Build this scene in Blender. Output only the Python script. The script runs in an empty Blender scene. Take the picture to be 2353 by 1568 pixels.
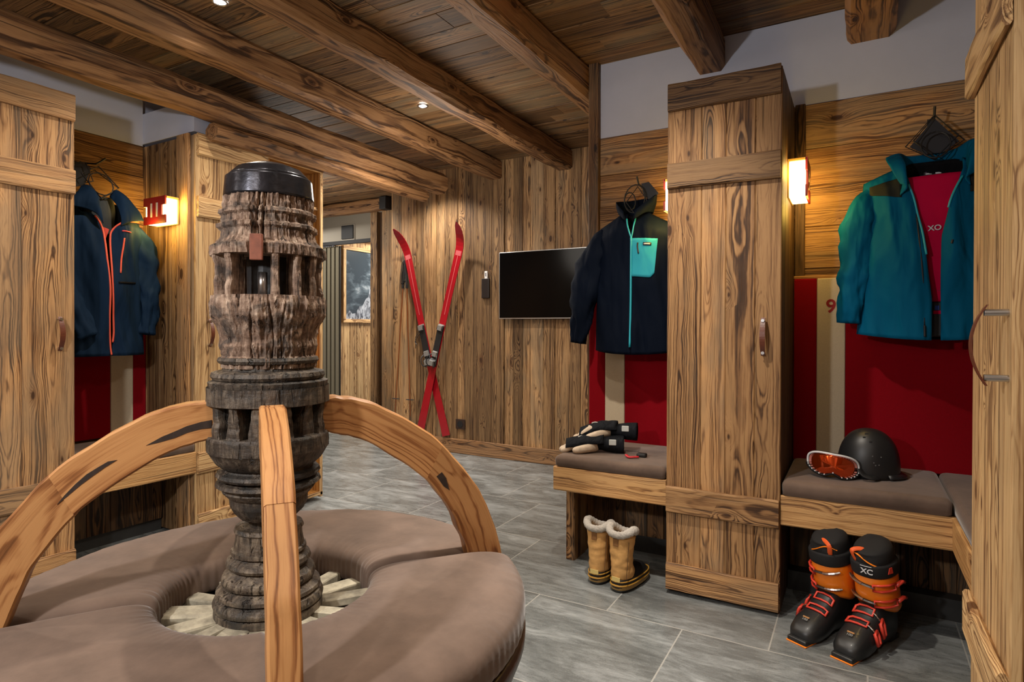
import bpy, bmesh, math, random
from mathutils import Vector, Matrix, noise
R = random.Random(7)
C = bpy.context.scene.collection
sc = bpy.context.scene
rad = math.radians

# ------------------------------------------------------------------ camera
cd = bpy.data.cameras.new('camera')
cam = bpy.data.objects.new('camera', cd); C.objects.link(cam)
yaw, pit, rol = rad(29.7773), rad(-0.3284), rad(0.1681)
fw = Vector((-math.sin(yaw), math.cos(yaw), 0)); rt = Vector((math.cos(yaw), math.sin(yaw), 0)); up = Vector((0, 0, 1))
f2 = fw*math.cos(pit)+up*math.sin(pit); u2 = -fw*math.sin(pit)+up*math.cos(pit)
r3 = rt*math.cos(rol)+u2*math.sin(rol); u3 = -rt*math.sin(rol)+u2*math.cos(rol)
cam.matrix_world = Matrix(((r3.x, u3.x, -f2.x, 0), (r3.y, u3.y, -f2.y, 0), (r3.z, u3.z, -f2.z, 1.15), (0, 0, 0, 1)))
cd.sensor_width = 36; cd.lens = 1387.27/2353*36; cd.shift_y = -(784-762.15)/2353
cd.clip_start = .02
sc.camera = cam

# ------------------------------------------------------------------ world, exposure, lights
sc.view_settings.view_transform = 'Standard'; sc.view_settings.look = 'None'
sc.view_settings.gamma = 1; sc.view_settings.exposure = 0.0; sc.view_settings.use_curve_mapping = False
w = bpy.data.worlds.new('world'); sc.world = w; w.use_nodes = True
w.node_tree.nodes['Background'].inputs[0].default_value = (.8, .75, .7, 1)
w.node_tree.nodes['Background'].inputs[1].default_value = .15

def lamp(name, typ, loc, energy, col, size=.1, rot=(0, 0, 0), angle=None, blend=.5, sizey=None):
    l = bpy.data.lights.new(name, typ); l.energy = energy; l.color = col
    if typ == 'AREA':
        l.shape = 'RECTANGLE' if sizey else 'SQUARE'; l.size = size
        if sizey: l.size_y = sizey
    else: l.shadow_soft_size = size
    if typ == 'SPOT': l.spot_size = rad(angle or 90); l.spot_blend = blend
    o = bpy.data.objects.new(name, l); C.objects.link(o); o.location = loc; o.rotation_euler = rot
    return o
CT = 2.626
# the photographer's lamp on its stand behind the camera (its shadows are read in the photo)
lamp('key_lamp', 'POINT', (-1.233, -.479, 1.74), 88, (1, .985, .98), .05)
lamp('added_fill_light', 'POINT', (-2.35, 3.2, 1.95), 24, (1, .91, .80), .3)  # soft point light without a fixture, added for general brightness
lamp('added_fill_light', 'POINT', (-4.9, 4.3, 2.1), 22, (1, .91, .80), .2)  # added fill before the passage, no fixture
lamp('added_fill_light', 'POINT', (-.6, -1.3, 2.2), 26, (1, .92, .84), .2)  # unseen fill added behind the camera, like the next one
lamp('added_fill_light', 'POINT', (-2.9, -1.2, 2.2), 20, (1, .92, .84), .2)
SPOTW = (1, .90, .77)
for sx, sy, e in ((-2.50, 1.712, 60), (-2.50, 3.174, 75), (-2.50, .2, 45), (-.95, .5, 30), (-.80, 1.75, 115), (-3.3, 4.1, 90), (-.85, -1.0, 40), (.45, .3, 35), (-4.4, 4.3, 60)):  # the downlights, plus spots added without fixtures for general brightness
    lamp('real_and_added_spot', 'SPOT', (sx, sy, CT-.03), e, SPOTW, .03, (0, 0, 0), 125, .6)
lamp('real_and_added_spot', 'SPOT', (-.80, 1.72, CT-.03), 190, (1, .95, .88), .03, (0, 0, 0), 48, 1.0)
lamp('real_and_added_spot', 'SPOT', (-3.35, 3.65, CT-.03), 170, (1, .95, .90), .03, (0, 0, 0), 75, 1.0)  # added without a fixture to brighten the floor toward the passage
lamp('corridor_fill_light', 'AREA', (-5.0, 6.6, CT-.05), 70, (1, .93, .82), .8)  # unseen area lights set to brighten the corridor
lamp('corridor_fill_light', 'AREA', (-6.6, 6.2, CT-.05), 35, (1, .93, .82), .5)
lamp('corridor_fill_light', 'AREA', (-6.2, 4.6, CT-.05), 40, (1, .93, .84), .5)  # fill added in front of the slatted door

# ------------------------------------------------------------------ materials
def mat(name):
    m = bpy.data.materials.new(name); m.use_nodes = True
    nt = m.node_tree; b = nt.nodes['Principled BSDF']
    return m, nt, b
def N(nt, t, **k):
    n = nt.nodes.new(t)
    for a, v in k.items():
        if a.startswith('i_'): n.inputs[a[2:].replace('_', ' ')].default_value = v
        else: setattr(n, a, v)
    return n
def math_(nt, op, a, b=None, c=None, clamp=False):
    n = nt.nodes.new('ShaderNodeMath'); n.operation = op; n.use_clamp = clamp
    for i, v in enumerate((a, b, c)):
        if v is None: continue
        if isinstance(v, (int, float)): n.inputs[i].default_value = v
        else: nt.links.new(v, n.inputs[i])
    return n.outputs[0]
def vm(nt, op, a, b):
    n = nt.nodes.new('ShaderNodeVectorMath'); n.operation = op
    for i, v in enumerate((a, b)):
        if isinstance(v, tuple): n.inputs[i].default_value = v
        else: nt.links.new(v, n.inputs[i])
    return n.outputs[0]
def ramp(nt, fac, stops):
    n = nt.nodes.new('ShaderNodeValToRGB'); e = n.color_ramp.elements
    while len(e) < len(stops): e.new(.5)
    for i, (p, c) in enumerate(stops):
        e[i].position = p; e[i].color = (*c, 1) if len(c) == 3 else c
    nt.links.new(fac, n.inputs[0]); return n.outputs[0]
def mix(nt, fac, a, b, mode='MIX'):
    n = nt.nodes.new('ShaderNodeMix'); n.data_type = 'RGBA'; n.blend_type = mode
    for s, v in ((n.inputs[0], fac), (n.inputs[6], a), (n.inputs[7], b)):
        if isinstance(v, (int, float)): s.default_value = v
        elif isinstance(v, tuple): s.default_value = (*v, 1)
        else: nt.links.new(v, s)
    return n.outputs[2]
def noise_(nt, vec, scale, detail=3, rough=.55, dist=0):
    n = nt.nodes.new('ShaderNodeTexNoise'); n.inputs['Scale'].default_value = scale
    n.inputs['Detail'].default_value = detail; n.inputs['Roughness'].default_value = rough; n.inputs['Distortion'].default_value = dist
    if vec is not None: nt.links.new(vec, n.inputs['Vector'])
    return n

def wood(name, light, mid, dark, var=.35, grey=.25, period=.0075, knots=.3, crack=.5, rough=.62, bump=.5, greycol=(.16, .13, .10)):
    m, nt, b = mat(name)
    light, mid, dark = (tuple((c[0]*.96, c[1]*.89*k, c[2]*.77)) for c, k in ((light, 1), (mid, .99), (dark, .97)))
    greycol = (greycol[0], greycol[1]*.97, greycol[2]*.82)
    at = N(nt, 'ShaderNodeAttribute', attribute_name='wc'); rn = N(nt, 'ShaderNodeAttribute', attribute_name='rnd')
    wc = at.outputs['Vector']; rnd = rn.outputs['Fac']
    n1 = noise_(nt, vm(nt, 'MULTIPLY', wc, (1.6, 5, 5)), 1, 2)
    d = vm(nt, 'MULTIPLY', vm(nt, 'SUBTRACT', n1.outputs['Color'], (.5, .5, .5)), (0, .07, .07))
    n1b = noise_(nt, vm(nt, 'MULTIPLY', wc, (9, 30, 30)), 1, 2)
    d2 = vm(nt, 'MULTIPLY', vm(nt, 'SUBTRACT', n1b.outputs['Color'], (.5, .5, .5)), (0, .008, .008))
    p = vm(nt, 'ADD', vm(nt, 'ADD', wc, d), d2)
    # knots
    vo = N(nt, 'ShaderNodeTexVoronoi', voronoi_dimensions='2D'); vo.inputs['Scale'].default_value = 1
    s0 = N(nt, 'ShaderNodeSeparateXYZ'); nt.links.new(wc, s0.inputs[0]); kc = N(nt, 'ShaderNodeCombineXYZ')
    nt.links.new(math_(nt, 'MULTIPLY', s0.outputs[0], 3.6), kc.inputs[0]); nt.links.new(math_(nt, 'MULTIPLY', math_(nt, 'ADD', s0.outputs[1], s0.outputs[2]), 8.5), kc.inputs[1])
    nt.links.new(kc.outputs[0], vo.inputs['Vector'])
    sep = N(nt, 'ShaderNodeSeparateColor'); nt.links.new(vo.outputs['Color'], sep.inputs[0])
    on = math_(nt, 'LESS_THAN', sep.outputs[0], knots)
    dist = math_(nt, 'ADD', vo.outputs['Distance'], math_(nt, 'MULTIPLY', math_(nt, 'SUBTRACT', n1b.outputs['Fac'], .5), .12))
    infl = math_(nt, 'MULTIPLY', math_(nt, 'POWER', math_(nt, 'SUBTRACT', 1, math_(nt, 'MULTIPLY', dist, 2.1), clamp=True), 2.0), on)
    ksz = math_(nt, 'ADD', math_(nt, 'MULTIPLY', sep.outputs[1], .07), .045)
    core = math_(nt, 'MULTIPLY', math_(nt, 'MULTIPLY', math_(nt, 'SUBTRACT', ksz, dist), 28, clamp=True), on)
    halo = math_(nt, 'MULTIPLY', math_(nt, 'MULTIPLY', math_(nt, 'SUBTRACT', math_(nt, 'MULTIPLY', ksz, 2.6), dist), 7, clamp=True), on)
    sx = N(nt, 'ShaderNodeSeparateXYZ'); nt.links.new(p, sx.inputs[0])
    r = math_(nt, 'SQRT', math_(nt, 'ADD', math_(nt, 'MULTIPLY', sx.outputs[1], sx.outputs[1]), math_(nt, 'MULTIPLY', sx.outputs[2], sx.outputs[2])))
    r = math_(nt, 'ADD', r, math_(nt, 'MULTIPLY', infl, .035))
    rw = noise_(nt, None, 1, 2); rwv = N(nt, 'ShaderNodeCombineXYZ'); nt.links.new(math_(nt, 'MULTIPLY', r, 28), rwv.inputs[0]); nt.links.new(rwv.outputs[0], rw.inputs['Vector'])
    r = math_(nt, 'ADD', r, math_(nt, 'MULTIPLY', rw.outputs['Fac'], .045))
    band = math_(nt, 'ADD', math_(nt, 'MULTIPLY', math_(nt, 'SINE', math_(nt, 'MULTIPLY', r, 6.2832/period)), .5), .5)
    band = math_(nt, 'POWER', band, 2.6)
    fade = noise_(nt, vm(nt, 'MULTIPLY', wc, (1.1, 13, 13)), 1, 2).outputs['Fac']
    band = math_(nt, 'MULTIPLY', band, ramp(nt, fade, [(.38, (.25, .25, .25)), (.62, (1, 1, 1))]))
    fib = noise_(nt, vm(nt, 'MULTIPLY', wc, (6, 260, 260)), 1, 3, .7).outputs['Fac']
    str_ = noise_(nt, vm(nt, 'MULTIPLY', wc, (1.0, 34, 34)), 1, 6, .72).outputs['Fac']
    pat = noise_(nt, vm(nt, 'MULTIPLY', wc, (2.2, 8, 8)), 1, 3, .6).outputs['Fac']
    f = math_(nt, 'ADD', math_(nt, 'MULTIPLY', band, .50), math_(nt, 'MULTIPLY', fib, .62))
    f = math_(nt, 'ADD', f, math_(nt, 'MULTIPLY', math_(nt, 'SUBTRACT', str_, .5), 1.45))
    f = math_(nt, 'SUBTRACT', f, .05)
    col = ramp(nt, f, [(.22, light), (.42, mid), (.63, dark), (.88, tuple(x*.55 for x in dark))])
    gm = ramp(nt, math_(nt, 'ADD', pat, math_(nt, 'MULTIPLY', math_(nt, 'SUBTRACT', rnd, .5), .35)), [(.50, (0, 0, 0)), (.68, (1, 1, 1))])
    col = mix(nt, math_(nt, 'MULTIPLY', gm, grey), col, greycol)
    sn = noise_(nt, vm(nt, 'MULTIPLY', wc, (1.1, 11, 11)), 1.7, 5, .7, .4).outputs['Fac']
    col = mix(nt, math_(nt, 'MULTIPLY', ramp(nt, sn, [(.53, (0, 0, 0)), (.66, (1, 1, 1))]), grey), col, mix(nt, .5, col, tuple(x*.6 for x in dark)))
    # plank-to-plank tone
    tone = math_(nt, 'ADD', math_(nt, 'MULTIPLY', rnd, var*2), 1-var)
    cx = N(nt, 'ShaderNodeCombineColor')
    for i in range(3): nt.links.new(tone, cx.inputs[i])
    col = mix(nt, 1.0, col, cx.outputs[0], 'MULTIPLY')
    cr = noise_(nt, vm(nt, 'MULTIPLY', wc, (1.3, 60, 60)), 1, 2, .5).outputs['Fac']
    crk = ramp(nt, cr, [(.64, (0, 0, 0)), (.70, (1, 1, 1))])
    col = mix(nt, math_(nt, 'MULTIPLY', crk, crack), col, tuple(x*.25 for x in dark))
    col = mix(nt, math_(nt, 'MULTIPLY', halo, .40), col, (dark[0]*1.3, dark[1]*1.0, dark[2]*.7))
    col = mix(nt, math_(nt, 'MULTIPLY', core, .88), col, (dark[0]*.42, dark[1]*.30, dark[2]*.2))
    nt.links.new(col, b.inputs['Base Color']); b.inputs['Roughness'].default_value = rough
    b.inputs['Specular IOR Level'].default_value = .35
    bp = N(nt, 'ShaderNodeBump'); bp.inputs['Strength'].default_value = bump; bp.inputs['Distance'].default_value = .004
    h = math_(nt, 'SUBTRACT', math_(nt, 'MULTIPLY', f, -.6), math_(nt, 'MULTIPLY', crk, .8))
    nt.links.new(h, bp.inputs['Height']); nt.links.new(bp.outputs[0], b.inputs['Normal'])
    return m

def plain(name, col, rough=.5, metal=0, coat=0, bump=0, bscale=200, var=0, vscale=6, emit=None, estr=0, sheen=0, spec=.5, stretch=(1, 1, 1)):
    m, nt, b = mat(name)
    b.inputs['Base Color'].default_value = (*col, 1); b.inputs['Roughness'].default_value = rough
    b.inputs['Metallic'].default_value = metal; b.inputs['Coat Weight'].default_value = coat
    b.inputs['Specular IOR Level'].default_value = spec
    if sheen: b.inputs['Sheen Weight'].default_value = sheen; b.inputs['Sheen Roughness'].default_value = .4
    tc = N(nt, 'ShaderNodeTexCoord'); v = vm(nt, 'MULTIPLY', tc.outputs['Object'], stretch)
    if var:
        n = noise_(nt, v, vscale, 5, .65).outputs['Fac']
        c = ramp(nt, n, [(.3, tuple(x*(1-var) for x in col)), (.7, tuple(min(1, x*(1+var)) for x in col))])
        nt.links.new(c, b.inputs['Base Color'])
    if bump:
        n = noise_(nt, v, bscale, 3).outputs['Fac']; bp = N(nt, 'ShaderNodeBump')
        bp.inputs['Strength'].default_value = bump; bp.inputs['Distance'].default_value = .003
        nt.links.new(n, bp.inputs['Height']); nt.links.new(bp.outputs[0], b.inputs['Normal'])
    if emit: b.inputs['Emission Color'].default_value = (*emit, 1); b.inputs['Emission Strength'].default_value = estr
    return m

W_LOCK = wood('reclaimed_locker_wood', (.50, .30, .145), (.31, .168, .075), (.085, .042, .018), var=.36, grey=.45, knots=.30, greycol=(.15, .125, .10))
W_CEIL = wood('reclaimed_ceiling_wood', (.23, .13, .058), (.128, .068, .029), (.034, .017, .007), var=.45, grey=.5, knots=.2, greycol=(.11, .095, .07))
W_BEAM = wood('hewn_beam_wood', (.32, .178, .085), (.21, .108, .048), (.07, .032, .013), var=.2, grey=.25, period=.012, knots=.2, rough=.6, bump=.9)
W_WALL = wood('reclaimed_wall_wood', (.42, .27, .14), (.255, .15, .073), (.075, .039, .017), var=.55, grey=.55, knots=.28, greycol=(.15, .12, .09))
W_BACK = wood('reclaimed_back_plank', (.40, .23, .10), (.25, .13, .052), (.085, .037, .013), var=.36, grey=.5, knots=.25)
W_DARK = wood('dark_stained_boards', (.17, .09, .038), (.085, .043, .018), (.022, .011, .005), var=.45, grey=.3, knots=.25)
W_FACE = wood('bench_fascia_wood', (.60, .37, .17), (.42, .235, .095), (.16, .075, .028), var=.12, grey=.15, knots=.4)
W_PALE = wood('pale_spruce', (.66, .47, .26), (.47, .30, .145), (.20, .11, .05), var=.3, grey=.2, knots=.28)
W_ORNG = wood('smooth_orange_pine', (.44, .22, .065), (.36, .17, .045), (.25, .10, .024), var=.05, grey=0, knots=.05, crack=.0, period=.03, rough=.4, bump=.1)
W_ARM = wood('oiled_felloe_wood', (.50, .27, .118), (.41, .205, .084), (.27, .118, .044), var=.22, grey=0, knots=.12, crack=.15, period=.012, rough=.42, bump=.12)
PLASTER = plain('white_plaster', (.47, .49, .58), .9, var=.03, bump=.15, bscale=60)
SUEDE = plain('brown_suede', (.134, .091, .069), .85, var=.24, vscale=7, bump=.2, bscale=60, sheen=.25, spec=.2)
SUEDE_D = plain('dark_brown_leather', (.045, .026, .02), .35, var=.2, vscale=12, bump=.2, bscale=90)
RED_FELT = plain('red_wool', (.215, .0012, .006), .95, var=.08, vscale=300, bump=.3, bscale=400, sheen=.15, spec=.1)
CREAM_FELT = plain('cream_wool', (.56, .47, .34), .95, var=.06, vscale=200, bump=.3, bscale=400, spec=.1)
BLACK = plain('black_matt', (.008, .008, .009), .6)
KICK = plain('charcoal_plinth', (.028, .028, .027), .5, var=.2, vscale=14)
CHROME = plain('brushed_steel', (.55, .55, .56), .28, metal=1)
LEATHER = plain('cognac_leather', (.12, .03, .012), .42, var=.2, vscale=60, bump=.1)
IRON = plain('blued_iron', (.035, .035, .042), .27, metal=.75, var=.5, vscale=22, bump=.3, bscale=45)
SCREEN = plain('black_glass', (.002, .002, .0022), .18, spec=.12)
PLASTIC_W = plain('white_plastic', (.75, .75, .75), .35)

def floor_mat():
    m, nt, b = mat('slate_tiles')
    tc = N(nt, 'ShaderNodeTexCoord'); o = tc.outputs['Object']
    mp = N(nt, 'ShaderNodeMapping'); nt.links.new(o, mp.inputs[0])
    mp.inputs['Location'].default_value = (.575+6.1, -2.32+6, 0)
    br = N(nt, 'ShaderNodeTexBrick', offset=.5, offset_frequency=2, squash=1)
    br.inputs['Scale'].default_value = 1; br.inputs['Brick Width'].default_value = .61; br.inputs['Row Height'].default_value = .6
    br.inputs['Mortar Size'].default_value = .0028; br.inputs['Mortar Smooth'].default_value = .1
    br.inputs['Color1'].default_value = (0, 0, 0, 1); br.inputs['Color2'].default_value = (1, 1, 1, 1)
    nt.links.new(mp.outputs[0], br.inputs['Vector'])
    ofs = vm(nt, 'MULTIPLY', br.outputs['Color'], (7, 3, 0))
    pv = vm(nt, 'ADD', o, ofs)
    a = noise_(nt, vm(nt, 'MULTIPLY', pv, (2.5, 7, 1)), 1, 6, .65, .8).outputs['Fac']
    c2 = noise_(nt, vm(nt, 'MULTIPLY', pv, (12, 50, 1)), 1, 4, .7, .5).outputs['Fac']
    c3 = noise_(nt, vm(nt, 'MULTIPLY', pv, (180, 180, 1)), 1, 2, .6).outputs['Fac']
    f = math_(nt, 'ADD', math_(nt, 'MULTIPLY', a, .6), math_(nt, 'ADD', math_(nt, 'MULTIPLY', c2, .3), math_(nt, 'MULTIPLY', c3, .12)))
    col = ramp(nt, f, [(.36, (.078, .082, .080)), (.5, (.148, .157, .155)), (.66, (.30, .315, .315))])
    col = mix(nt, math_(nt, 'MULTIPLY', br.outputs['Fac'], .8), col, (.38, .37, .34))
    nt.links.new(col, b.inputs['Base Color'])
    rr = math_(nt, 'ADD', math_(nt, 'MULTIPLY', f, .40), .08); nt.links.new(rr, b.inputs['Roughness'])
    b.inputs['Specular IOR Level'].default_value = .6
    bp = N(nt, 'ShaderNodeBump'); bp.inputs['Strength'].default_value = .35; bp.inputs['Distance'].default_value = .003
    nt.links.new(math_(nt, 'SUBTRACT', f, math_(nt, 'MULTIPLY', br.outputs['Fac'], .4)), bp.inputs['Height']); nt.links.new(bp.outputs[0], b.inputs['Normal'])
    return m
FLOOR = floor_mat()

def hub_mat(name, light, mid, dark, rough=.8):
    m, nt, b = mat(name)
    tc = N(nt, 'ShaderNodeTexCoord'); o = tc.outputs['Object']
    a = noise_(nt, vm(nt, 'MULTIPLY', o, (30, 30, 9)), 1, 6, .7, 1.2).outputs['Fac']
    c2 = noise_(nt, vm(nt, 'MULTIPLY', o, (95, 95, 14)), 1, 5, .7).outputs['Fac']
    c3 = noise_(nt, vm(nt, 'MULTIPLY', o, (14, 14, 40)), 1, 4, .7).outputs['Fac']
    f = math_(nt, 'ADD', math_(nt, 'MULTIPLY', a, .45), math_(nt, 'ADD', math_(nt, 'MULTIPLY', c2, .35), math_(nt, 'MULTIPLY', c3, .3)))
    col = ramp(nt, f, [(.40, dark), (.53, mid), (.70, light)])
    nt.links.new(col, b.inputs['Base Color']); b.inputs['Roughness'].default_value = rough
    g4 = noise_(nt, vm(nt, 'MULTIPLY', o, (11, 11, 16)), 1, 4, .65, .6).outputs['Fac']
    col = mix(nt, ramp(nt, g4, [(.50, (0, 0, 0)), (.62, (.75, .75, .75))]), col, (dark[0]*1.9, dark[1]*2.6, dark[2]*3.0))
    crk = noise_(nt, vm(nt, 'MULTIPLY', o, (60, 60, 7)), 1, 3, .6, .8).outputs['Fac']
    cm = ramp(nt, crk, [(.60, (0, 0, 0)), (.68, (1, 1, 1))]); nt.links.new(mix(nt, math_(nt, 'MULTIPLY', cm, .8), col, tuple(x*.5 for x in dark)), b.inputs['Base Color'])
    bp = N(nt, 'ShaderNodeBump'); bp.inputs['Strength'].default_value = 1; bp.inputs['Distance'].default_value = .010
    nt.links.new(math_(nt, 'SUBTRACT', f, math_(nt, 'MULTIPLY', cm, .5)), bp.inputs['Height']); nt.links.new(bp.outputs[0], b.inputs['Normal'])
    return m
HUB_U = hub_mat('weathered_hub_wood', (.56, .42, .31), (.20, .125, .085), (.02, .012, .009))
HUB_L = hub_mat('dark_hub_wood', (.19, .15, .11), (.05, .037, .027), (.009, .007, .006), .55)

# ------------------------------------------------------------------ mesh helpers
def nb():
    bm = bmesh.new(); bm.verts.layers.float_vector.new('wc'); bm.verts.layers.float.new('rnd'); return bm
def obj(name, bm, m, parent=None, smooth=False, kind=None, label=None, loc=None):
    bmesh.ops.recalc_face_normals(bm, faces=bm.faces[:])
    me = bpy.data.meshes.new(name); bm.to_mesh(me); bm.free()
    for x in (m if isinstance(m, (list, tuple)) else [m]): me.materials.append(x)
    if smooth:
        for p in me.polygons: p.use_smooth = True
    o = bpy.data.objects.new(name, me); C.objects.link(o)
    if parent: o.parent = parent
    if loc: o.location = loc
    if kind: o['kind'] = kind
    if label: o['label'] = label
    return o
def thing(name, label, cat, loc=(0, 0, 0), rz=0, group=None):
    o = bpy.data.objects.new(name, None); C.objects.link(o); o.empty_display_size = .05
    o.location = loc; o.rotation_euler = (0, 0, rz); o['label'] = label; o['category'] = cat
    if group: o['group'] = group
    return o
def tag(o, label, cat, group=None):
    o['label'] = label; o['category'] = cat
    if group: o['group'] = group
    return o

def plank(bm, p0, p1, w, h, upv=(0, 0, 1), ch=.003, n=1, wob=0, rng=None, wobz=None, mi=0, log=None, rnd=None, u0=None):
    """board from p0 to p1, w across, h along upv; wobble hews its edges"""
    rng = rng or R
    p0, p1 = Vector(p0), Vector(p1); d = p1-p0; L = d.length; d.normalize()
    uv = Vector(upv); s = d.cross(uv).normalized(); uv = s.cross(d).normalized()
    lw = bm.verts.layers.float_vector['wc']; lr = bm.verts.layers.float['rnd']
    hw, hh = w/2, h/2; c = min(ch, hw*.9, hh*.9)
    cs = [(-hw+c, -hh), (hw-c, -hh), (hw, -hh+c), (hw, hh-c), (hw-c, hh), (-hw+c, hh), (-hw, hh-c), (-hw, -hh+c)]
    if log: a0, b0 = log
    elif w >= h: a0, b0 = rng.uniform(-.3, .3)*w, rng.choice((-1, 1))*(hh+rng.uniform(.0, .05))
    else: a0, b0 = rng.choice((-1, 1))*(hw+rng.uniform(.0, .05)), rng.uniform(-.3, .3)*h
    if u0 is None: u0 = rng.uniform(0, 90)
    if rnd is None: rnd = rng.random()
    seed = rng.uniform(0, 100); wz = wob if wobz is None else wobz
    rings = []
    for i in range(n+1):
        t = i/n*L; ring = []
        for k, (a, b_) in enumerate(cs):
            q = noise.noise_vector(Vector((t*3.1+seed, k//2*4.3+seed, 1.7))) if wob else Vector()
            q2 = noise.noise_vector(Vector((t*14+seed, k*2.3, 8.7))) if wob else Vector()
            aa = a+(q.x+.35*q2.x)*wob; bb = b_+(q.y+.35*q2.y)*wz
            v = bm.verts.new(p0+d*t+s*aa+uv*bb)
            v[lw] = Vector((t+u0, a-a0+.0, b_-b0)); v[lr] = rnd; ring.append(v)
        rings.append(ring)
    fs = []
    for i in range(n):
        for k in range(8):
            fs.append(bm.faces.new((rings[i][k], rings[i][(k+1) % 8], rings[i+1][(k+1) % 8], rings[i+1][k])))
    fs.append(bm.faces.new(rings[0][::-1])); fs.append(bm.faces.new(rings[-1]))
    for f in fs: f.material_index = mi
    return rings
def bx(bm, x0, x1, y0, y1, z0, z1, g='z', **k):
    cx, cy, cz = (x0+x1)/2, (y0+y1)/2, (z0+z1)/2
    if g == 'z': return plank(bm, (cx, cy, z0), (cx, cy, z1), y1-y0, x1-x0, (1, 0, 0), **k)
    if g == 'x': return plank(bm, (x0, cy, cz), (x1, cy, cz), y1-y0, z1-z0, (0, 0, 1), **k)
    return plank(bm, (cx, y0, cz), (cx, y1, cz), x1-x0, z1-z0, (0, 0, 1), **k)
def fill(bm, axis, a0, a1, z0, z1, t0, t1, wmin, wmax, run='z', jit=.004, **k):
    """cover a wall rectangle with boards; axis = 'x' or 'y' is the wall's horizontal direction, t0..t1 its thickness"""
    lo, hi = (a0, a1) if run == 'z' else (z0, z1)
    p = lo
    while p < hi-.001:
        wd = min(R.uniform(wmin, wmax), hi-p)
        if hi-p-wd < wmin*.5: wd = hi-p
        j = R.uniform(0, jit); sgn = 1 if t1 > t0 else -1
        ta, tb = t0, t1+sgn*(j-jit/2)
        ta, tb = min(ta, tb), max(ta, tb)
        q0, q1 = p+.0006, p+wd-.0006
        kk = dict(ch=.003); kk.update(k)
        if run == 'z':
            (bx(bm, q0, q1, ta, tb, z0, z1, 'z', **kk) if axis == 'x' else bx(bm, ta, tb, q0, q1, z0, z1, 'z', **kk))
        else:
            (bx(bm, a0, a1, ta, tb, q0, q1, 'x', **kk) if axis == 'x' else bx(bm, ta, tb, a0, a1, q0, q1, 'y', **kk))
        p += wd
def cube(bm, x0, x1, y0, y1, z0, z1, mi=0, bev=0, seg=2):
    vs = [bm.verts.new((x, y, z)) for z in (z0, z1) for y in (y0, y1) for x in (x0, x1)]
    fs = [bm.faces.new([vs[i] for i in q]) for q in ((0, 2, 3, 1), (4, 5, 7, 6), (0, 1, 5, 4), (2, 6, 7, 3), (0, 4, 6, 2), (1, 3, 7, 5))]
    for f in fs: f.material_index = mi
    if bev:
        es = list({e for f in fs for e in f.edges})
        r = bmesh.ops.bevel(bm, geom=es, offset=bev, segments=seg, affect='EDGES', profile=.5)
        for f in r['faces']: f.material_index = mi
def loft(bm, rings, caps=True, closed=True, mi=0):
    vr = [[bm.verts.new(p) for p in r] for r in rings]; fs = []
    for i in range(len(vr)-1):
        n = len(vr[i])
        for k in range(n if closed else n-1):
            fs.append(bm.faces.new((vr[i][k], vr[i][(k+1) % n], vr[i+1][(k+1) % n], vr[i+1][k])))
    if caps and closed:
        fs.append(bm.faces.new(vr[0][::-1])); fs.append(bm.faces.new(vr[-1]))
    for f in fs: f.material_index = mi
    return vr
def tube(bm, pts, r, n=8, closed=False, mi=0, flat=1.0, upv=None):
    pts = [Vector(p) for p in pts]; rings = []; m = len(pts)
    rr = r if isinstance(r, (list, tuple)) else [r]*m
    prev = None
    for i, p in enumerate(pts):
        if closed: d = pts[(i+1) % m]-pts[i-1]
        else: d = pts[min(i+1, m-1)]-pts[max(i-1, 0)]
        d.normalize()
        if prev is None:
            a = Vector(upv) if upv else (Vector((0, 0, 1)) if abs(d.z) < .9 else Vector((1, 0, 0)))
        else: a = prev
        s = d.cross(a).normalized(); a = s.cross(d).normalized(); prev = a
        rings.append([p+(s*math.cos(t)*rr[i]+a*math.sin(t)*rr[i]*flat) for t in (2*math.pi*k/n for k in range(n))])
    if closed: rings.append(rings[0]); loft(bm, rings, caps=False, mi=mi); bmesh.ops.remove_doubles(bm, verts=bm.verts[:], dist=1e-5)
    else: loft(bm, rings, mi=mi)
def catmull(pts, n=6):
    pts = [Vector(p) for p in pts]; out = []
    for i in range(len(pts)-1):
        a, b, c, d = pts[max(i-1, 0)], pts[i], pts[i+1], pts[min(i+2, len(pts)-1)]
        for k in range(n):
            t = k/n
            out.append(.5*((2*b)+(c-a)*t+(2*a-5*b+4*c-d)*t*t+(3*b-a-3*c+d)*t**3))
    out.append(pts[-1]); return out
def prism(bm, poly, y0, y1, mi=0, plane='xz'):
    def P(a, b, c): return (a, c, b) if plane == 'xz' else ((c, a, b) if plane == 'yz' else (a, b, c))
    v0 = [bm.verts.new(P(a, b, y0)) for a, b in poly]; v1 = [bm.verts.new(P(a, b, y1)) for a, b in poly]
    n = len(poly); fs = [bm.faces.new(v0), bm.faces.new(v1[::-1])]
    for k in range(n): fs.append(bm.faces.new((v0[k], v1[k], v1[(k+1) % n], v0[(k+1) % n])))
    for f in fs: f.material_index = mi
def lerp_tab(tab, x):
    if x <= tab[0][0]: return tab[0][1]
    for (a, va), (b, vb) in zip(tab, tab[1:]):
        if x <= b: return va+(vb-va)*(x-a)/(b-a)
    return tab[-1][1]
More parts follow.
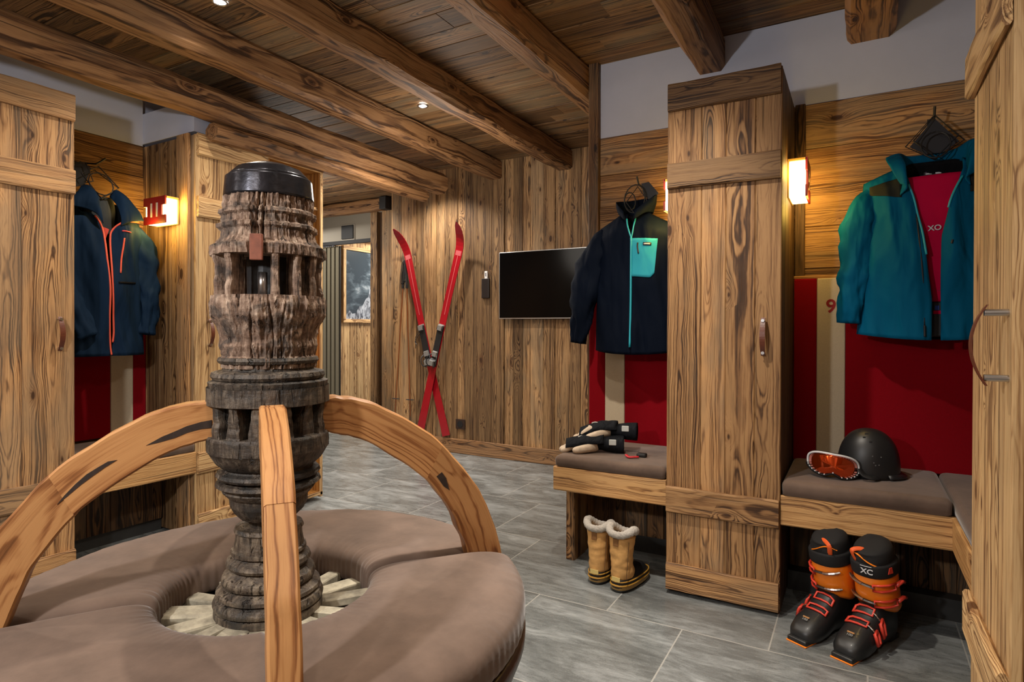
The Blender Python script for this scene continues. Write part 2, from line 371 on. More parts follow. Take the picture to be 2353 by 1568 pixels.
def text_obj(name, s, size, m, parent, loc, rot, ext=.001, label=None):
    cu = bpy.data.curves.new(name, 'FONT'); cu.body = s; cu.size = size; cu.extrude = ext; cu.align_x = 'CENTER'; cu.align_y = 'CENTER'
    cu.offset = size*.02
    o = bpy.data.objects.new(name, cu); C.objects.link(o)
    dg = bpy.context.evaluated_depsgraph_get(); me = bpy.data.meshes.new_from_object(o.evaluated_get(dg))
    bpy.data.objects.remove(o); me.materials.clear(); me.materials.append(m)
    o = bpy.data.objects.new(name, me); C.objects.link(o); o.location = loc; o.rotation_euler = rot
    if parent: o.parent = parent
    if label: o['label'] = label
    return o

XL, XR, YC, YB, YW = -3.115, .263, 2.62, 3.18, 4.565
ZL, ZW = 2.204, 2.212
# ------------------------------------------------------------------ the room
bm = nb(); cube(bm, -8.2, 1.2, -2.6, 8.2, -.06, 0); obj('floor', bm, FLOOR, kind='structure')
bm = nb()
cube(bm, -8.2, 1.2, -2.6, 8.2, CT+.024, CT+.06)
y = -2.5
while y < 8.1:
    wd = R.uniform(.11, .19); x = -8.1
    while x < 1.0:
        L = R.uniform(2.2, 4.2); x1 = min(1.0, x+L)
        bx(bm, x, x1-.0015, y+.0008, y+wd-.0008, CT+R.uniform(-.003, .003), CT+.026, 'x', ch=.004); x = x1
    y += wd
obj('ceiling', bm, W_CEIL, kind='structure')
# back wall of the right-hand bays (planks below, plaster above)
bm = nb(); fill(bm, 'x', -1.253, .82, .5, ZW, YB+.03, YB, .13, .2, 'x', jit=.008)
obj('wall_back', bm, W_BACK, kind='structure')
bm = nb(); cube(bm, -1.262, .9, YB+.004, YB+.12, ZW, CT+.03); cube(bm, -1.3, .9, YB+.03, YB+.12, 0, ZW)
obj('wall_back_plaster', bm, PLASTER, kind='structure')
bm = nb(); bx(bm, -1.313, -1.253, YB-.03, YB+.12, 0, CT, 'z', wob=.003, n=20); obj('trim_1', bm, W_DARK, kind='structure')
bm = nb(); fill(bm, 'y', YB+.12, YW, 0, CT, -1.27, -1.30, .1, .16, 'z'); obj('wall_return', bm, W_WALL, kind='structure')
bm = nb(); bx(bm, -.262, -.218, YB-.02, YB, 1.39, ZW-.0, 'z', wob=.002, n=8, rnd=0); obj('trim_2', bm, W_DARK, kind='structure')
bm = nb(); bx(bm, -.72, .82, YB-.024, YB, 1.385, 1.4, 'x', wob=.0015, n=8); obj('trim_3', bm, W_BACK, kind='structure')
# far wall with the skis
bm = nb(); fill(bm, 'x', -3.98, -1.25, 0, CT, YW+.03, YW, .07, .17, 'z', jit=.012)
obj('wall_far', bm, W_WALL, kind='structure')
bm = nb(); cube(bm, -3.97, -1.25, YW+.03, YW+.12, 0, CT); obj('wall_far_core', bm, W_ORNG, kind='structure')
bm = nb(); bx(bm, -3.98, -1.30, YW-.022, YW-.002, 0, .132, 'x', ch=.003, n=30, wob=.0015); obj('baseboard_far', bm, W_BEAM, kind='structure')
# left wall behind the lockers
bm = nb(); fill(bm, 'y', 1.38, 2.0, .5, 2.203, -3.65, -3.62, .12, .19, 'x', jit=.008)
obj('wall_left', bm, W_BACK, kind='structure')
bm = nb(); cube(bm, -3.80, -3.65, -2.5, 2.9, 0, CT+.02); cube(bm, -3.66, -3.622, .5, 1.99, 2.203, CT+.02)
cube(bm, -3.66, -3.13, 1.99, 2.90, 2.215, 2.39)
obj('wall_left_plaster', bm, PLASTER, kind='structure')
bm = nb(); fill(bm, 'y', -2.5, 1.6, 0, CT, .82, .80, .1, .2, 'z'); obj('wall_right', bm, W_WALL, kind='structure')
bm = nb(); cube(bm, .82, .95, -2.5, YB+.1, 0, CT+.03); obj('wall_right_core', bm, PLASTER, kind='structure')
bm = nb(); fill(bm, 'x', -3.7, .9, 0, CT, -2.5, -2.47, .1, .2, 'z'); cube(bm, -3.8, .9, -2.6, -2.5, 0, CT); obj('wall_rear', bm, W_WALL, kind='structure')
bm = nb(); fill(bm, 'y', -2.5, .9, 0, CT, -3.66, -3.63, .1, .2, 'z'); obj('wall_left_rear', bm, W_WALL, kind='structure')
# end of the left locker run and the corridor beyond
bm = nb(); fill(bm, 'x', -8.1, -3.66, 0, CT, 2.88, 2.91, .12, .2, 'z'); obj('wall_corridor_near', bm, W_WALL, kind='structure')
bm = nb(); cube(bm, -8.2, -8.1, 2.8, 8.2, 0, CT); cube(bm, -8.2, -3.9, 8.1, 8.2, 0, CT); cube(bm, -3.97, -3.85, YW+.12, 8.2, 0, CT)
obj('wall_corridor', bm, PLASTER, kind='structure')
bm = nb(); fill(bm, 'x', -4.716, -3.95, 0, CT, 5.28, 5.25, .09, .15, 'z', jit=.01, rnd=.75); obj('wall_passage', bm, W_WALL, kind='structure')
bm = nb(); bx(bm, -4.80, -4.716, 5.30, 5.36, 0, 2.484, 'z', rnd=0); obj('gap_shade', bm, W_DARK, kind='structure')  # dark recessed board stands in for the shaded gap beside the post
bm = nb(); bx(bm, -4.894, -4.797, 5.25, 5.33, 0, 2.484, 'z', wob=.003, n=16); obj('door_1', bm, W_WALL, kind='structure')

def cyl(bm, p0, p1, r, n=20, mi=0): tube(bm, [p0, p1], r, n, mi=mi)

# ceiling beams
BZ = 2.458
bl = ['second ceiling beam from the left, running above the carved hub', 'third ceiling beam from the left, ending above the screen side of the far wall',
      'fourth ceiling beam, ending at the dark corner post', 'short-looking ceiling beam ending on plaster above the tall middle locker',
      'ceiling beam stub ending on plaster at top right']
ends = [YW, YW, YW, YB, YB]
for i, (x, w_) in enumerate(((-2.851, .125), (-2.189, .13), (-1.46, .13), (-.73, .135), (-.054, .18))):
    bm = nb(); y1 = ends[i]+.01
    h = CT-BZ
    plank(bm, (x+w_/2+.006, -2.4, BZ+h/2+.002), (x+w_/2+.006, y1, BZ+h/2+.002), w_+.012, h+.004, (0, 0, 1), ch=.022, n=70, wob=.010, log=(.0, .0), rnd=[.5, .35, .6, .3, .7][i])
    tag(obj('ceiling_beam', bm, W_BEAM, smooth=False), bl[i], 'beam', 'ceiling beams')
bm = nb(); plank(bm, (-3.035, -2.3, 2.352), (-3.035, 4.09, 2.352), .15, .165, (0, 0, 1), ch=.04, n=70, wob=.011, log=(0, 0), rnd=.45)
tag(obj('header_log', bm, W_BEAM), 'upper hewn log running above the left lockers, rounded free end', 'beam', 'header logs')
bm = nb(); plank(bm, (-3.035, 2.03, 2.210), (-3.035, 3.87, 2.210), .105, .092, (0, 0, 1), ch=.032, n=40, wob=.007, log=(0, 0), rnd=.5)
tag(obj('header_log', bm, W_BEAM), 'lower thinner log under the upper log, above the numbered locker and cupboard', 'beam', 'header logs')
hd = thing('door_header_beam', 'brown lintel beam over the passage doorway with black end cap', 'beam', (-5.9, 5.2, 2.48))
bm = nb(); plank(bm, (-1.6, .0, .066), (1.24, .0, .066), .1, .132, (0, 0, 1), ch=.015, n=20, wob=.008, log=(0, 0)); obj('beam', bm, W_BEAM, hd)
bm = nb(); cube(bm, 1.235, 1.33, -.06, .06, -.0, .14, bev=.005); obj('end_cap', bm, BLACK, hd, label='black metal end cap')
# downlights
GLOW = plain('lamp_glow', (1, 1, 1), .5, emit=(1, .97, .9), estr=45)
for i, (x, yy) in enumerate(((-2.50, 3.174), (-2.50, 1.712))):
    t = thing('ceiling_downlight', ['lit recessed downlight between beams above the far half of the room', 'lit recessed downlight at the top edge of the view'][i], 'downlight', (x, yy, CT-.01), group='recessed downlights')
    bm = nb(); rings = [[(r*math.cos(a), r*math.sin(a), z) for a in (k*math.tau/24 for k in range(24))] for r, z in ((.026, .004), (.026, -.004), (.036, -.004), (.038, .004))]
    loft(bm, rings, caps=False); obj('trim_ring', bm, CHROME, t, True)
    bm = nb(); rings = [[(r*math.cos(a), r*math.sin(a), z) for a in (k*math.tau/24 for k in range(24))] for r, z in ((.025, .003), (.02, -.002), (.001, -.004))]
    loft(bm, rings); obj('lamp_lens', bm, GLOW, t, True)

# ------------------------------------------------------------------ lockers
# local frame: x across the front (0..wd), y depth (front at 0, back at +dp), z up
def strap_handle(parent, x, z, yf, ln=.13, side=0, label=None):
    """leather strap arched between two steel pegs; pegs point out of the door (-y)"""
    for s in (-1, 1):
        bm = nb(); cyl(bm, (x, yf, z+s*ln/2), (x, yf-.029, z+s*ln/2), .0065, 12); obj('handle_peg', bm, CHROME, parent)
    bm = nb(); rings = []
    for i in range(17):
        t = -1+i/8; zz = z+t*(ln/2+.012); yy = yf-.012-.030*(1-t*t); ww = .0075+.003*(1-t*t)
        rings.append([(x-ww, yy-.0016, zz), (x+ww, yy-.0016, zz), (x+ww, yy+.0016, zz), (x-ww, yy+.0016, zz)])
    loft(bm, rings); return obj('handle', bm, LEATHER, parent, label='brown leather strap handle')
def locker(name, label, loc, rz, wd, dp=.54, hinge='l', hx=None, seed=1, bats=(2.204, 1.864, .467, .134), W=W_LOCK, carc=None, batw=None, side='z', ht=2.2, tone=.5, group='tall plank lockers', hz=1.118, bt=None):
    rr = random.Random(seed)
    t = thing(name, label, 'locker', loc, rz, group)
    carc = carc or W_DARK
    bm = nb(); o = .0
    # carcass: boarded sides, top, bottom, back
    for x0, x1 in ((0, .022), (wd-.022, wd)):
        p = .024
        while p < dp-.002:
            q = min(dp, p+rr.uniform(.09, .15)); q = dp if dp-q < .05 else q
            bx(bm, x0, x1, p, q-.0008, .012, ht-.004, 'z', rng=rr); p = q
    bx(bm, .022, wd-.022, .024, dp, ht-.03, ht-.006, 'x', rng=rr); bx(bm, .022, wd-.022, .024, dp, .03, .05, 'x', rng=rr)
    bx(bm, .022, wd-.022, dp-.02, dp-.002, .05, ht-.03, 'z', rng=rr)
    obj('carcass', bm, carc, t)
    bm = nb(); cube(bm, .012, wd-.012, .03, dp, 0, .012); obj('plinth', bm, KICK, t)
    bm = nb(); p = .0
    while p < wd-.001:
        q = min(wd, p+rr.uniform(.09, .15)); q = wd if wd-q < .06 else q
        bx(bm, p+.0004, q-.0004, .0, .022, .016, ht-.002, 'z', rng=rr, rnd=min(1, max(0, tone+rr.uniform(-.45, .45)))); p = q
    d = obj('door', bm, W, t)
    for k, zt in enumerate(bats):
        h = (.113 if k != 0 else .118)
        bm = nb(); z0 = zt-h if k < 3 else .018
        bx(bm, .004, wd-.004, -.020, -.0, z0, zt, 'x', ch=.006, n=22, wob=.0045, rng=rr, rnd=bt[k] if bt else tone+rr.uniform(-.2, .2))
        obj('batten', bm, W, d)
    if hx is not None: strap_handle(d, hx, hz, 0)
    return t
# middle locker (right half of view)
locker('locker', 'tall plank locker in the middle of the right-hand benches, small leather handle', (-.721, YC, 0), 0, .4574, .54, hx=.392, seed=5, tone=.5, bt=(-.35, -.25, .25, .6))
# left lockers face +x : rotate +90 deg (local x -> +y, local -y -> +x)
locker('locker', 'tall plank locker cut by the left edge of the view, battened door with leather handle', (XL, .93, 0), rad(90), .477, .52, hx=.412, seed=9, tone=.62)
locker('locker', 'tall pale plank locker behind the carved hub, beside the lit number 11 lamp', (XL, 1.99, 0), rad(90), .45, .52, hx=.075, seed=14, W=W_PALE, tone=.6, carc=W_WALL)
# column board beside locker 2 is its wider face stile
bm = nb(); bx(bm, -3.262, -3.156, 1.972, 1.988, .0, 2.205, 'z', rnd=.75, wob=.001, n=10); obj('trim_5', bm, W_LOCK, kind='structure')
# open cupboard next to it
t = thing('open_cupboard', 'open-fronted tall cupboard behind the hub, pale wooden edges, shelves inside', 'cupboard', (XL, 2.445, 0), rad(90))
bm = nb(); wd = .435; bx(bm, wd-.02, wd, 0, .50, .02, 2.2, 'z', rnd=.6); bx(bm, 0, .02, 0, .50, .02, 2.2, 'z'); bx(bm, .02, wd-.02, 0, .5, 2.18, 2.2, 'x', rnd=.8)
bx(bm, .02, wd-.02, 0, .5, .03, .055, 'x'); bx(bm, .02, wd-.02, .48, .5, .055, 2.18, 'z'); obj('carcass', bm, W_ORNG, t)
bm = nb(); bx(bm, wd-.022, wd+.001, -.008, 0, .02, 2.203, 'z', rnd=.9); bx(bm, 0, wd, -.008, 0, 2.18, 2.203, 'x', rnd=.9); bx(bm, 0, wd, -.008, 0, .03, .055, 'x', rnd=.9); obj('edge_frame', bm, W_PALE, t)
for z in (1.93, 1.24, .9):
    bm = nb(); bx(bm, .021, wd-.021, .02, .478, z, z+.02, 'x', rnd=.8); obj('shelf', bm, W_PALE, t)
bm = nb(); rings = []
for i in range(9):
    a = math.pi*i/8; z = .922+.15*(1-math.cos(a))/2; r = .02+.06*math.sin(a)**.7
    rings.append([(.33+r*.75*math.cos(k*math.tau/20), .12+r*math.sin(k*math.tau/20)*(1+.2*math.sin(k*2)), z) for k in range(20)])
loft(bm, rings)
m4 = Matrix.Translation((XL, 2.445, 0)) @ Matrix.Rotation(rad(90), 4, 'Z'); bm.transform(m4)
tag(obj('stuff_sack', bm, plain('coral_nylon', (.75, .09, .05), .6, bump=.3, bscale=30), smooth=True), 'small coral red sack on a cupboard shelf, just right of the hub', 'sack')
# right locker faces -x : local x -> -y, local -y -> -x : rotate -90
locker('locker', 'tall pale locker at the right edge, bowed leather handle on steel pegs', (XR, 1.975, 0), rad(-90), .462, .53, hx=None, seed=21, W=W_PALE, bats=(2.204, 1.864, .467), tone=.62, carc=W_ORNG)
rl = bpy.data.objects['locker.003'] if 'locker.003' in bpy.data.objects else None
dr = [c for c in rl.children if c.name.startswith('door')][0]
for s in (-1, 1):
    bm = nb(); z = 1.118+s*.066; cyl(bm, (.435, 0, z), (.435, -.040, z), .0072, 14); obj('handle_peg', bm, CHROME, dr)
bm = nb(); rings = []
for i in range(21):
    q = -1+i/10; zz = 1.118+q*.082; yy = -.036-.026*(1-q*q)**1.0; ww = .008+.0035*(1-q*q)
    rings.append([(.435-ww, yy-.0018, zz), (.435+ww, yy-.0018, zz), (.435+ww, yy+.0018, zz), (.435-ww, yy+.0018, zz)])
loft(bm, rings); obj('handle', bm, LEATHER, dr, label='curved brown leather strap handle')

# ------------------------------------------------------------------ benches
def cushion(bm, x0, x1, y0, y1, z0, z1, r=.022, sag=.004, nx=14, ny=10):
    """upholstered pad with soft rolled edges"""
    rings = []
    prof = [(0, .0), (.15, .5), (.45, .85), (1, 1)]
    def ring(ins, z):
        pts = []; xa, xb, ya, yb = x0+ins, x1-ins, y0+ins, y1-ins; c = .016
        for (cx, cy, a0) in ((xb-c, yb-c, 0), (xa+c, yb-c, 90), (xa+c, ya+c, 180), (xb-c, ya+c, 270)):
            for k in range(4):
                a = rad(a0+k*30); pts.append((cx+c*math.cos(a), cy+c*math.sin(a), z))
        return pts
    rings = [ring(r*.5, z0), ring(.002, z0+.006)]
    for k in range(6):
        a = rad(k*18); rings.append(ring(r*(1-math.cos(a)), z1-r+r*math.sin(a)))
    vr = loft(bm, rings, caps=True)
# left bench (niche), middle-left bench, right L bench
bt = thing('wall_bench', 'wooden bench between the two left lockers under the dark blue jacket', 'bench', (XL, 1.407, 0), rad(90), 'benches between the lockers')
bm = nb(); bx(bm, 0.001, .582, -.004, .022, .356, .474, 'x', ch=.005, n=20, wob=.002, rnd=.6); obj('fascia', bm, W_FACE, bt)
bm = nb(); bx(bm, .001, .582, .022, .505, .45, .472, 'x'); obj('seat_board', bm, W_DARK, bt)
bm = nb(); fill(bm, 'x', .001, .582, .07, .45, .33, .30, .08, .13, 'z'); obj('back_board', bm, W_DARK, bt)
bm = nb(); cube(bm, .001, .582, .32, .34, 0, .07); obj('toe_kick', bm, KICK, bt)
bm = nb(); cushion(bm, XL-.49, XL+.004, 1.41, 1.987, .474, .53); tag(obj('seat_cushion', bm, SUEDE, smooth=True), 'brown suede cushion on the bench between the left lockers', 'cushion', 'bench cushions')

bt = thing('wall_bench', 'wooden bench left of the middle locker with the snow boots under it', 'bench', (-1.267, YC, 0), 0, 'benches between the lockers')
bm = nb(); bx(bm, 0, .544, 0, .03, .372, .486, 'x', ch=.005, n=20, wob=.002, rnd=.8); obj('fascia', bm, W_FACE, bt)
bm = nb(); bx(bm, .0, .03, .03, .555, .372, .486, 'y', ch=.004, rnd=.7); obj('end_rail', bm, W_FACE, bt)
bm = nb(); bx(bm, .03, .544, .03, .555, .462, .484, 'x'); obj('seat_board', bm, W_DARK, bt)
bm = nb(); bx(bm, .012, .058, .12, .255, .0, .372, 'z', rnd=.5, ch=.004); bx(bm, .012, .05, .255, .42, .0, .372, 'z', rnd=.2); obj('leg_panel', bm, W_LOCK, bt)
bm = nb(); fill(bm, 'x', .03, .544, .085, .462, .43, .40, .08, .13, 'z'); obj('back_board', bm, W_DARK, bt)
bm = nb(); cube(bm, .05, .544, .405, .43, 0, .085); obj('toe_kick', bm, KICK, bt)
bm = nb(); cushion(bm, -1.262, -.726, YC-.002, 3.125, .486, .541); tag(obj('seat_cushion', bm, SUEDE, smooth=True), 'brown suede cushion with gloves on it, left of the middle locker', 'cushion', 'bench cushions')

bt = thing('corner_bench', 'L-shaped wooden corner bench right of the middle locker, ski boots below', 'bench', (-.262, YC, 0), 0)
bm = nb(); bx(bm, .0, .589, 0, .03, .366, .484, 'x', ch=.005, n=24, wob=.002, rnd=.7); obj('fascia', bm, W_FACE, bt)
bm = nb(); bx(bm, .558, .588, -.64, -.001, .366, .484, 'y', ch=.005, n=24, wob=.002, rnd=.6); obj('fascia', bm, W_FACE, bt)
bm = nb(); bx(bm, .0, .558, .03, .555, .46, .482, 'x'); bx(bm, .588, 1.06, -.64, .555, .46, .482, 'y'); obj('seat_board', bm, W_DARK, bt)
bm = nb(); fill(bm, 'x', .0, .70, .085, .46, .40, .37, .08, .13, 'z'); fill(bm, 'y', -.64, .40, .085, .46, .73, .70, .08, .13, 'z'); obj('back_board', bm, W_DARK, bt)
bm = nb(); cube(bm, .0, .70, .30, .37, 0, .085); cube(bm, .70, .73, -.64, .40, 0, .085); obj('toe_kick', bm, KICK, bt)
bm = nb(); cushion(bm, -.258, .296, YC-.006, 3.125, .4845, .548); tag(obj('seat_cushion', bm, SUEDE, smooth=True), 'brown suede cushion carrying the black helmet and goggles', 'cushion', 'bench cushions')
bm = nb(); cushion(bm, .302, .79, 1.98, 3.12, .484, .548); tag(obj('seat_cushion', bm, SUEDE, smooth=True), 'brown suede cushion half hidden by the right edge locker, turning the bench corner', 'cushion', 'bench cushions')

# ------------------------------------------------------------------ red back panels
def back_panel(label, loc, rz, wd, z0, z1, s0, s1, num=None, th=.035):
    t = thing('back_panel', label, 'wall panel', loc, rz, 'red upholstered back panels')
    bm = nb()
    for a, b in ((0, s0-.002), (s1+.002, wd)): cube(bm, a, b, -th, 0, z0, z1, bev=.006)
    obj('red_padding', bm, RED_FELT, t)
    bm = nb(); cube(bm, s0-.002, s1+.002, -th-.002, 0, z0, z1+.0, bev=.005); st = obj('cream_stripe', bm, CREAM_FELT, t, label='vertical cream stripe')
    if num: text_obj('number', num, .085, plain('red_print', (.28, .01, .015), .8), st, ((s0+s1)/2, -th-.0022, 1.252), (rad(90), 0, 0), label='dark red number '+num)
back_panel('red back panel with a cream stripe behind the dark blue jacket, left niche', (-3.62, 1.408, 0), rad(90), .58, .54, 1.385, .39, .505)
back_panel('red back panel with cream stripe above the gloves, under the navy jacket', (-1.30, YB-.008, 0), 0, .578, .52, 1.385, .098, .205)
back_panel('wide red back panel with cream stripe numbered 9 behind the teal jacket', (-.262, YB-.008, 0), 0, 1.055, .53, 1.385, .100, .212, num='9')

# ------------------------------------------------------------------ wall lamps
def wall_lamp(label, num, loc, rz, wd=.20, ht=.15, dp=.075):
    """local: wall plane y=0, face at y=-dp"""
    t = thing('wall_lamp', label, 'wall lamp', loc, rz, 'numbered wall lamps')
    gl = plain('frosted_lit_glass_'+num, (1, .9, .7), .5, emit=(1, .72, .33), estr=9)
    bm = nb(); cube(bm, -wd/2+.006, wd/2-.006, -dp+.006, -.006, -ht/2+.004, ht/2-.012, bev=.004); obj('glass_box', bm, gl, t)
    red = plain('red_lamp_face_'+num, (.16, .002, .006), .5)
    bm = nb(); h4 = ht/2; cubes = ((-wd/2, wd/2, ht*.18, h4), (-wd/2, wd/2, -h4, -ht*.20), (-wd*.33, wd*.33, -ht*.20, ht*.18))
    for a, b, c_, d_ in cubes: cube(bm, a, b, -dp-.002, -dp+.006, c_, d_)
    fc = obj('face_plate', bm, red, t, label='red face plate')
    text_obj('number', num, ht*.72, plain('grey_number', (.35, .32, .32), .5), fc, (0, -dp-.0028, -.002), (rad(90), 0, 0), label='grey number '+num)
    bm = nb(); cube(bm, -wd/2, wd/2, -dp, 0, ht/2-.012, ht/2, bev=.002); cube(bm, -wd/2, wd/2, -.006, 0, -ht/2, ht/2-.012); obj('bracket', bm, plain('amber_metal', (.4, .25, .08), .4), t)
    l = lamp('wall_lamp_bulb', 'POINT', (0, 0, 0), 2.6, (1, .62, .10), .05)
    l.parent = t; l.location = (0, -dp-.03, -ht/2-.03)
    for s in (-1, 1):
        l = lamp('wall_lamp_bulb', 'POINT', (0, 0, 0), 1.1, (1, .62, .10), .03); l.parent = t; l.location = (s*(wd/2+.03), -dp/2, .02)
wall_lamp('lit red wall lamp numbered 11 on the left niche side boards', '11', (-3.335, 1.969, 1.786), 0, .205, .146)
wall_lamp('lit red wall lamp on the right flank of the middle locker, seen edge-on', '9', (-.2636, 2.93, 1.795), rad(90), .2, .165)
wall_lamp('lit wall lamp peeping past the left flank of the middle locker', '10', (-.721, 2.93, 1.78), rad(-90), .2, .15)

# ------------------------------------------------------------------ wheel-hub seat
CX, CYY = -1.273, 1.0066
hub = thing('wheel_hub_seat', 'round central seat built around a carved wooden wheel hub with curved felloe arms', 'seat', (CX, CYY, 0))
def lathe(bm, prof, n=120, amp=0, fr=(4, 4, 2.5), seed=0, crack=0, ncr=11, step=.003, flut=0):
    pts = []
    for (z0, r0), (z1, r1) in zip(prof, prof[1:]):
        k = max(1, int(math.hypot(z1-z0, r1-r0)/step))
        for i in range(k): pts.append((z0+(z1-z0)*i/k, r0+(r1-r0)*i/k))
    pts.append(prof[-1]); rings = []
    rg = random.Random(seed); cr = [(rg.uniform(0, math.tau), rg.uniform(.012, .03), rg.uniform(.5, 1), rg.uniform(0, 9)) for _ in range(ncr)]
    for z, r in pts:
        ring = []
        for k in range(n):
            a = math.tau*k/n; c_, s_ = math.cos(a), math.sin(a)
            q = noise.fractal(Vector((c_*fr[0]+seed, s_*fr[0], z*fr[2]*10)), .8, 2.1, 4)*amp*.45 if amp else 0
            q += noise.noise(Vector((c_*26, s_*26, z*9+seed)))*amp*.45 if amp else 0
            for (ca, cw, cd_, cs) in cr if crack else ():
                dl = abs((a-ca-.15*noise.noise(Vector((cs, 0, z*9)))+math.pi) % math.tau-math.pi)
                if dl < cw*1.5: q -= crack*cd_*max(0, 1-dl/cw)*(0.5+.5*max(0, noise.noise(Vector((cs, z*7, 3)))+.6))
            rr = max(.001, r+q); ring.append((rr*c_, rr*s_, z))
        rings.append(ring)
    loft(bm, rings)
# iron cap
bm = nb(); lathe(bm, [(1.465, .102), (1.467, .1055), (1.515, .1010), (1.517, .096)], amp=.0008); obj('iron_band', bm, IRON, hub, True)
bm = nb(); lathe(bm, [(1.50, .094), (1.522, .093), (1.540, .076), (1.552, .045), (1.556, .01)], amp=.0015); obj('cap', bm, IRON, hub, True, label='domed dark cap')
bm = nb(); lathe(bm, [(1.322, .08), (1.322, .1315), (1.345, .1325), (1.352, .120), (1.366, .110), (1.384, .1065), (1.389, .1135), (1.397, .1135), (1.402, .1035), (1.418, .1025), (1.423, .1105), (1.431, .110), (1.436, .1010), (1.446, .1035), (1.466, .1005), (1.468, .09)], amp=.011, fr=(7, 7, 3), seed=3, crack=.022, ncr=22, n=300, step=.003)
obj('upper_hub', bm, HUB_U, hub, True).data.set_sharp_from_angle(angle=rad(38))
def slots(z0, z1, r, n, dep, wd_, name, M, seed, ph=0, taper=0, angs=None):
    rg = random.Random(seed); bm = nb()
    for k in range(len(angs) if angs else n):
        a = rad(angs[k]) if angs else math.tau*(k+ph)/n+rg.uniform(-.03, .03); c_, s_ = math.cos(a), math.sin(a); rings = []
        for i in range(9):
            t_ = i/8; z = z0-.004+(z1-z0+.008)*t_; w2 = wd_*(1+taper*(.5-t_)*1.4)*rg.uniform(.9, 1.08)/2; ro = r+rg.uniform(-.003, .002)-.004*math.sin(math.pi*t_); ri = r-dep
            rings.append([(c_*q-s_*e, s_*q+c_*e, z) for q, e in ((ri, -w2*.8), (ri, w2*.8), (ro-.004, w2), (ro, w2*.6), (ro, -w2*.6), (ro-.004, -w2))])
        loft(bm, rings)
    o_ = obj(name, bm, M, hub, False)
    bm = nb(); lathe(bm, [(z0-.002, .052), (z1+.002, .052)], n=40, amp=.003, seed=seed); obj('hub_hollow_shade', bm, BLACK, o_)  # black cylinder stands in for the shade inside the hollow hub
slots(1.224, 1.323, .1300, 12, .045, .0175, 'mortise_ring', HUB_U, 4, angs=[321.7+d for d in (-74, -46, 6, 31, 53, 76, 101, 128, 157, 188, 218, 250)])
bm = nb(); rings = []
cube(bm, -.014, .014, -.006, .006, -.03, .03, bev=.002)
bm.transform(Matrix.Translation((.085, -.1025, 1.333)) @ Matrix.Rotation(rad(-50.3+90), 4, 'Z')); obj('wedge', bm, plain('red_brown_wedge', (.20, .06, .03), .7, var=.3, vscale=40), hub, label='reddish wooden wedge')
bm = nb(); cyl(bm, (.052, -.060, 1.226), (.052, -.060, 1.280), .0105); obj('steel_bolt', bm, CHROME, hub, True)
bm = nb(); lathe(bm, [(1.05, .07), (1.052, .1085), (1.075, .112), (1.082, .106), (1.105, .113), (1.122, .1095), (1.150, .1165), (1.163, .124), (1.178, .1315), (1.205, .1335), (1.226, .1295), (1.226, .09)], amp=.011, fr=(7, 7, 3), seed=8, crack=.020, ncr=20, n=300, step=.003)
obj('middle_hub', bm, HUB_U, hub, True).data.set_sharp_from_angle(angle=rad(38))
bm = nb(); lathe(bm, [(1.0, .11), (1.001, .139), (1.006, .142), (1.0, .142), (.972, .1425), (.965, .1425), (.962, .13)], amp=.003, seed=2, n=120)
lathe(bm, [(.998, .12), (1.000, .136), (1.018, .139), (1.022, .130), (1.024, .120)], amp=.003, seed=12)
lathe(bm, [(1.022, .11), (1.024, .128), (1.032, .133), (1.041, .130), (1.044, .121), (1.047, .106), (1.060, .103), (1.063, .114), (1.070, .118), (1.077, .115), (1.079, .10)], amp=.0035, seed=15)
obj('turned_ring', bm, HUB_L, hub, True).data.set_sharp_from_angle(angle=rad(38))
slots(.888, .966, .1385, 14, .05, .030, 'mortise_ring', HUB_L, 6, .1, taper=.5)
bm = nb(); lathe(bm, [(.89, .08), (.89, .138), (.884, .1415), (.852, .1415), (.846, .136), (.830, .127), (.822, .121), (.812, .110), (.808, .102), (.803, .104), (.799, .118), (.791, .121), (.785, .117), (.781, .103), (.778, .106), (.775, .119), (.767, .122), (.762, .112), (.757, .106), (.752, .108), (.738, .096), (.735, .091), (.715, .090), (.698, .081), (.682, .066), (.675, .048), (.66, .045)], amp=.0035, seed=22, crack=.006, ncr=8, n=160)
obj('lower_hub', bm, HUB_L, hub, True).data.set_sharp_from_angle(angle=rad(38))
bm = nb(); lathe(bm, [(.66, .04), (.661, .078), (.652, .0815), (.648, .077), (.632, .078), (.608, .082), (.606, .087), (.598, .088), (.595, .080), (.590, .085), (.583, .096), (.574, .099), (.566, .094), (.563, .084), (.558, .092), (.546, .107), (.536, .110), (.527, .107), (.524, .098), (.519, .108), (.511, .121), (.503, .122), (.498, .115), (.494, .124), (.482, .129), (.474, .127), (.471, .118), (.468, .126), (.452, .127), (.446, .124)], amp=.0012, seed=31, n=140)
obj('pedestal', bm, hub_mat('pedestal_wood', (.30, .24, .17), (.10, .074, .052), (.014, .010, .008), .5), hub, True).data.set_sharp_from_angle(angle=rad(38))
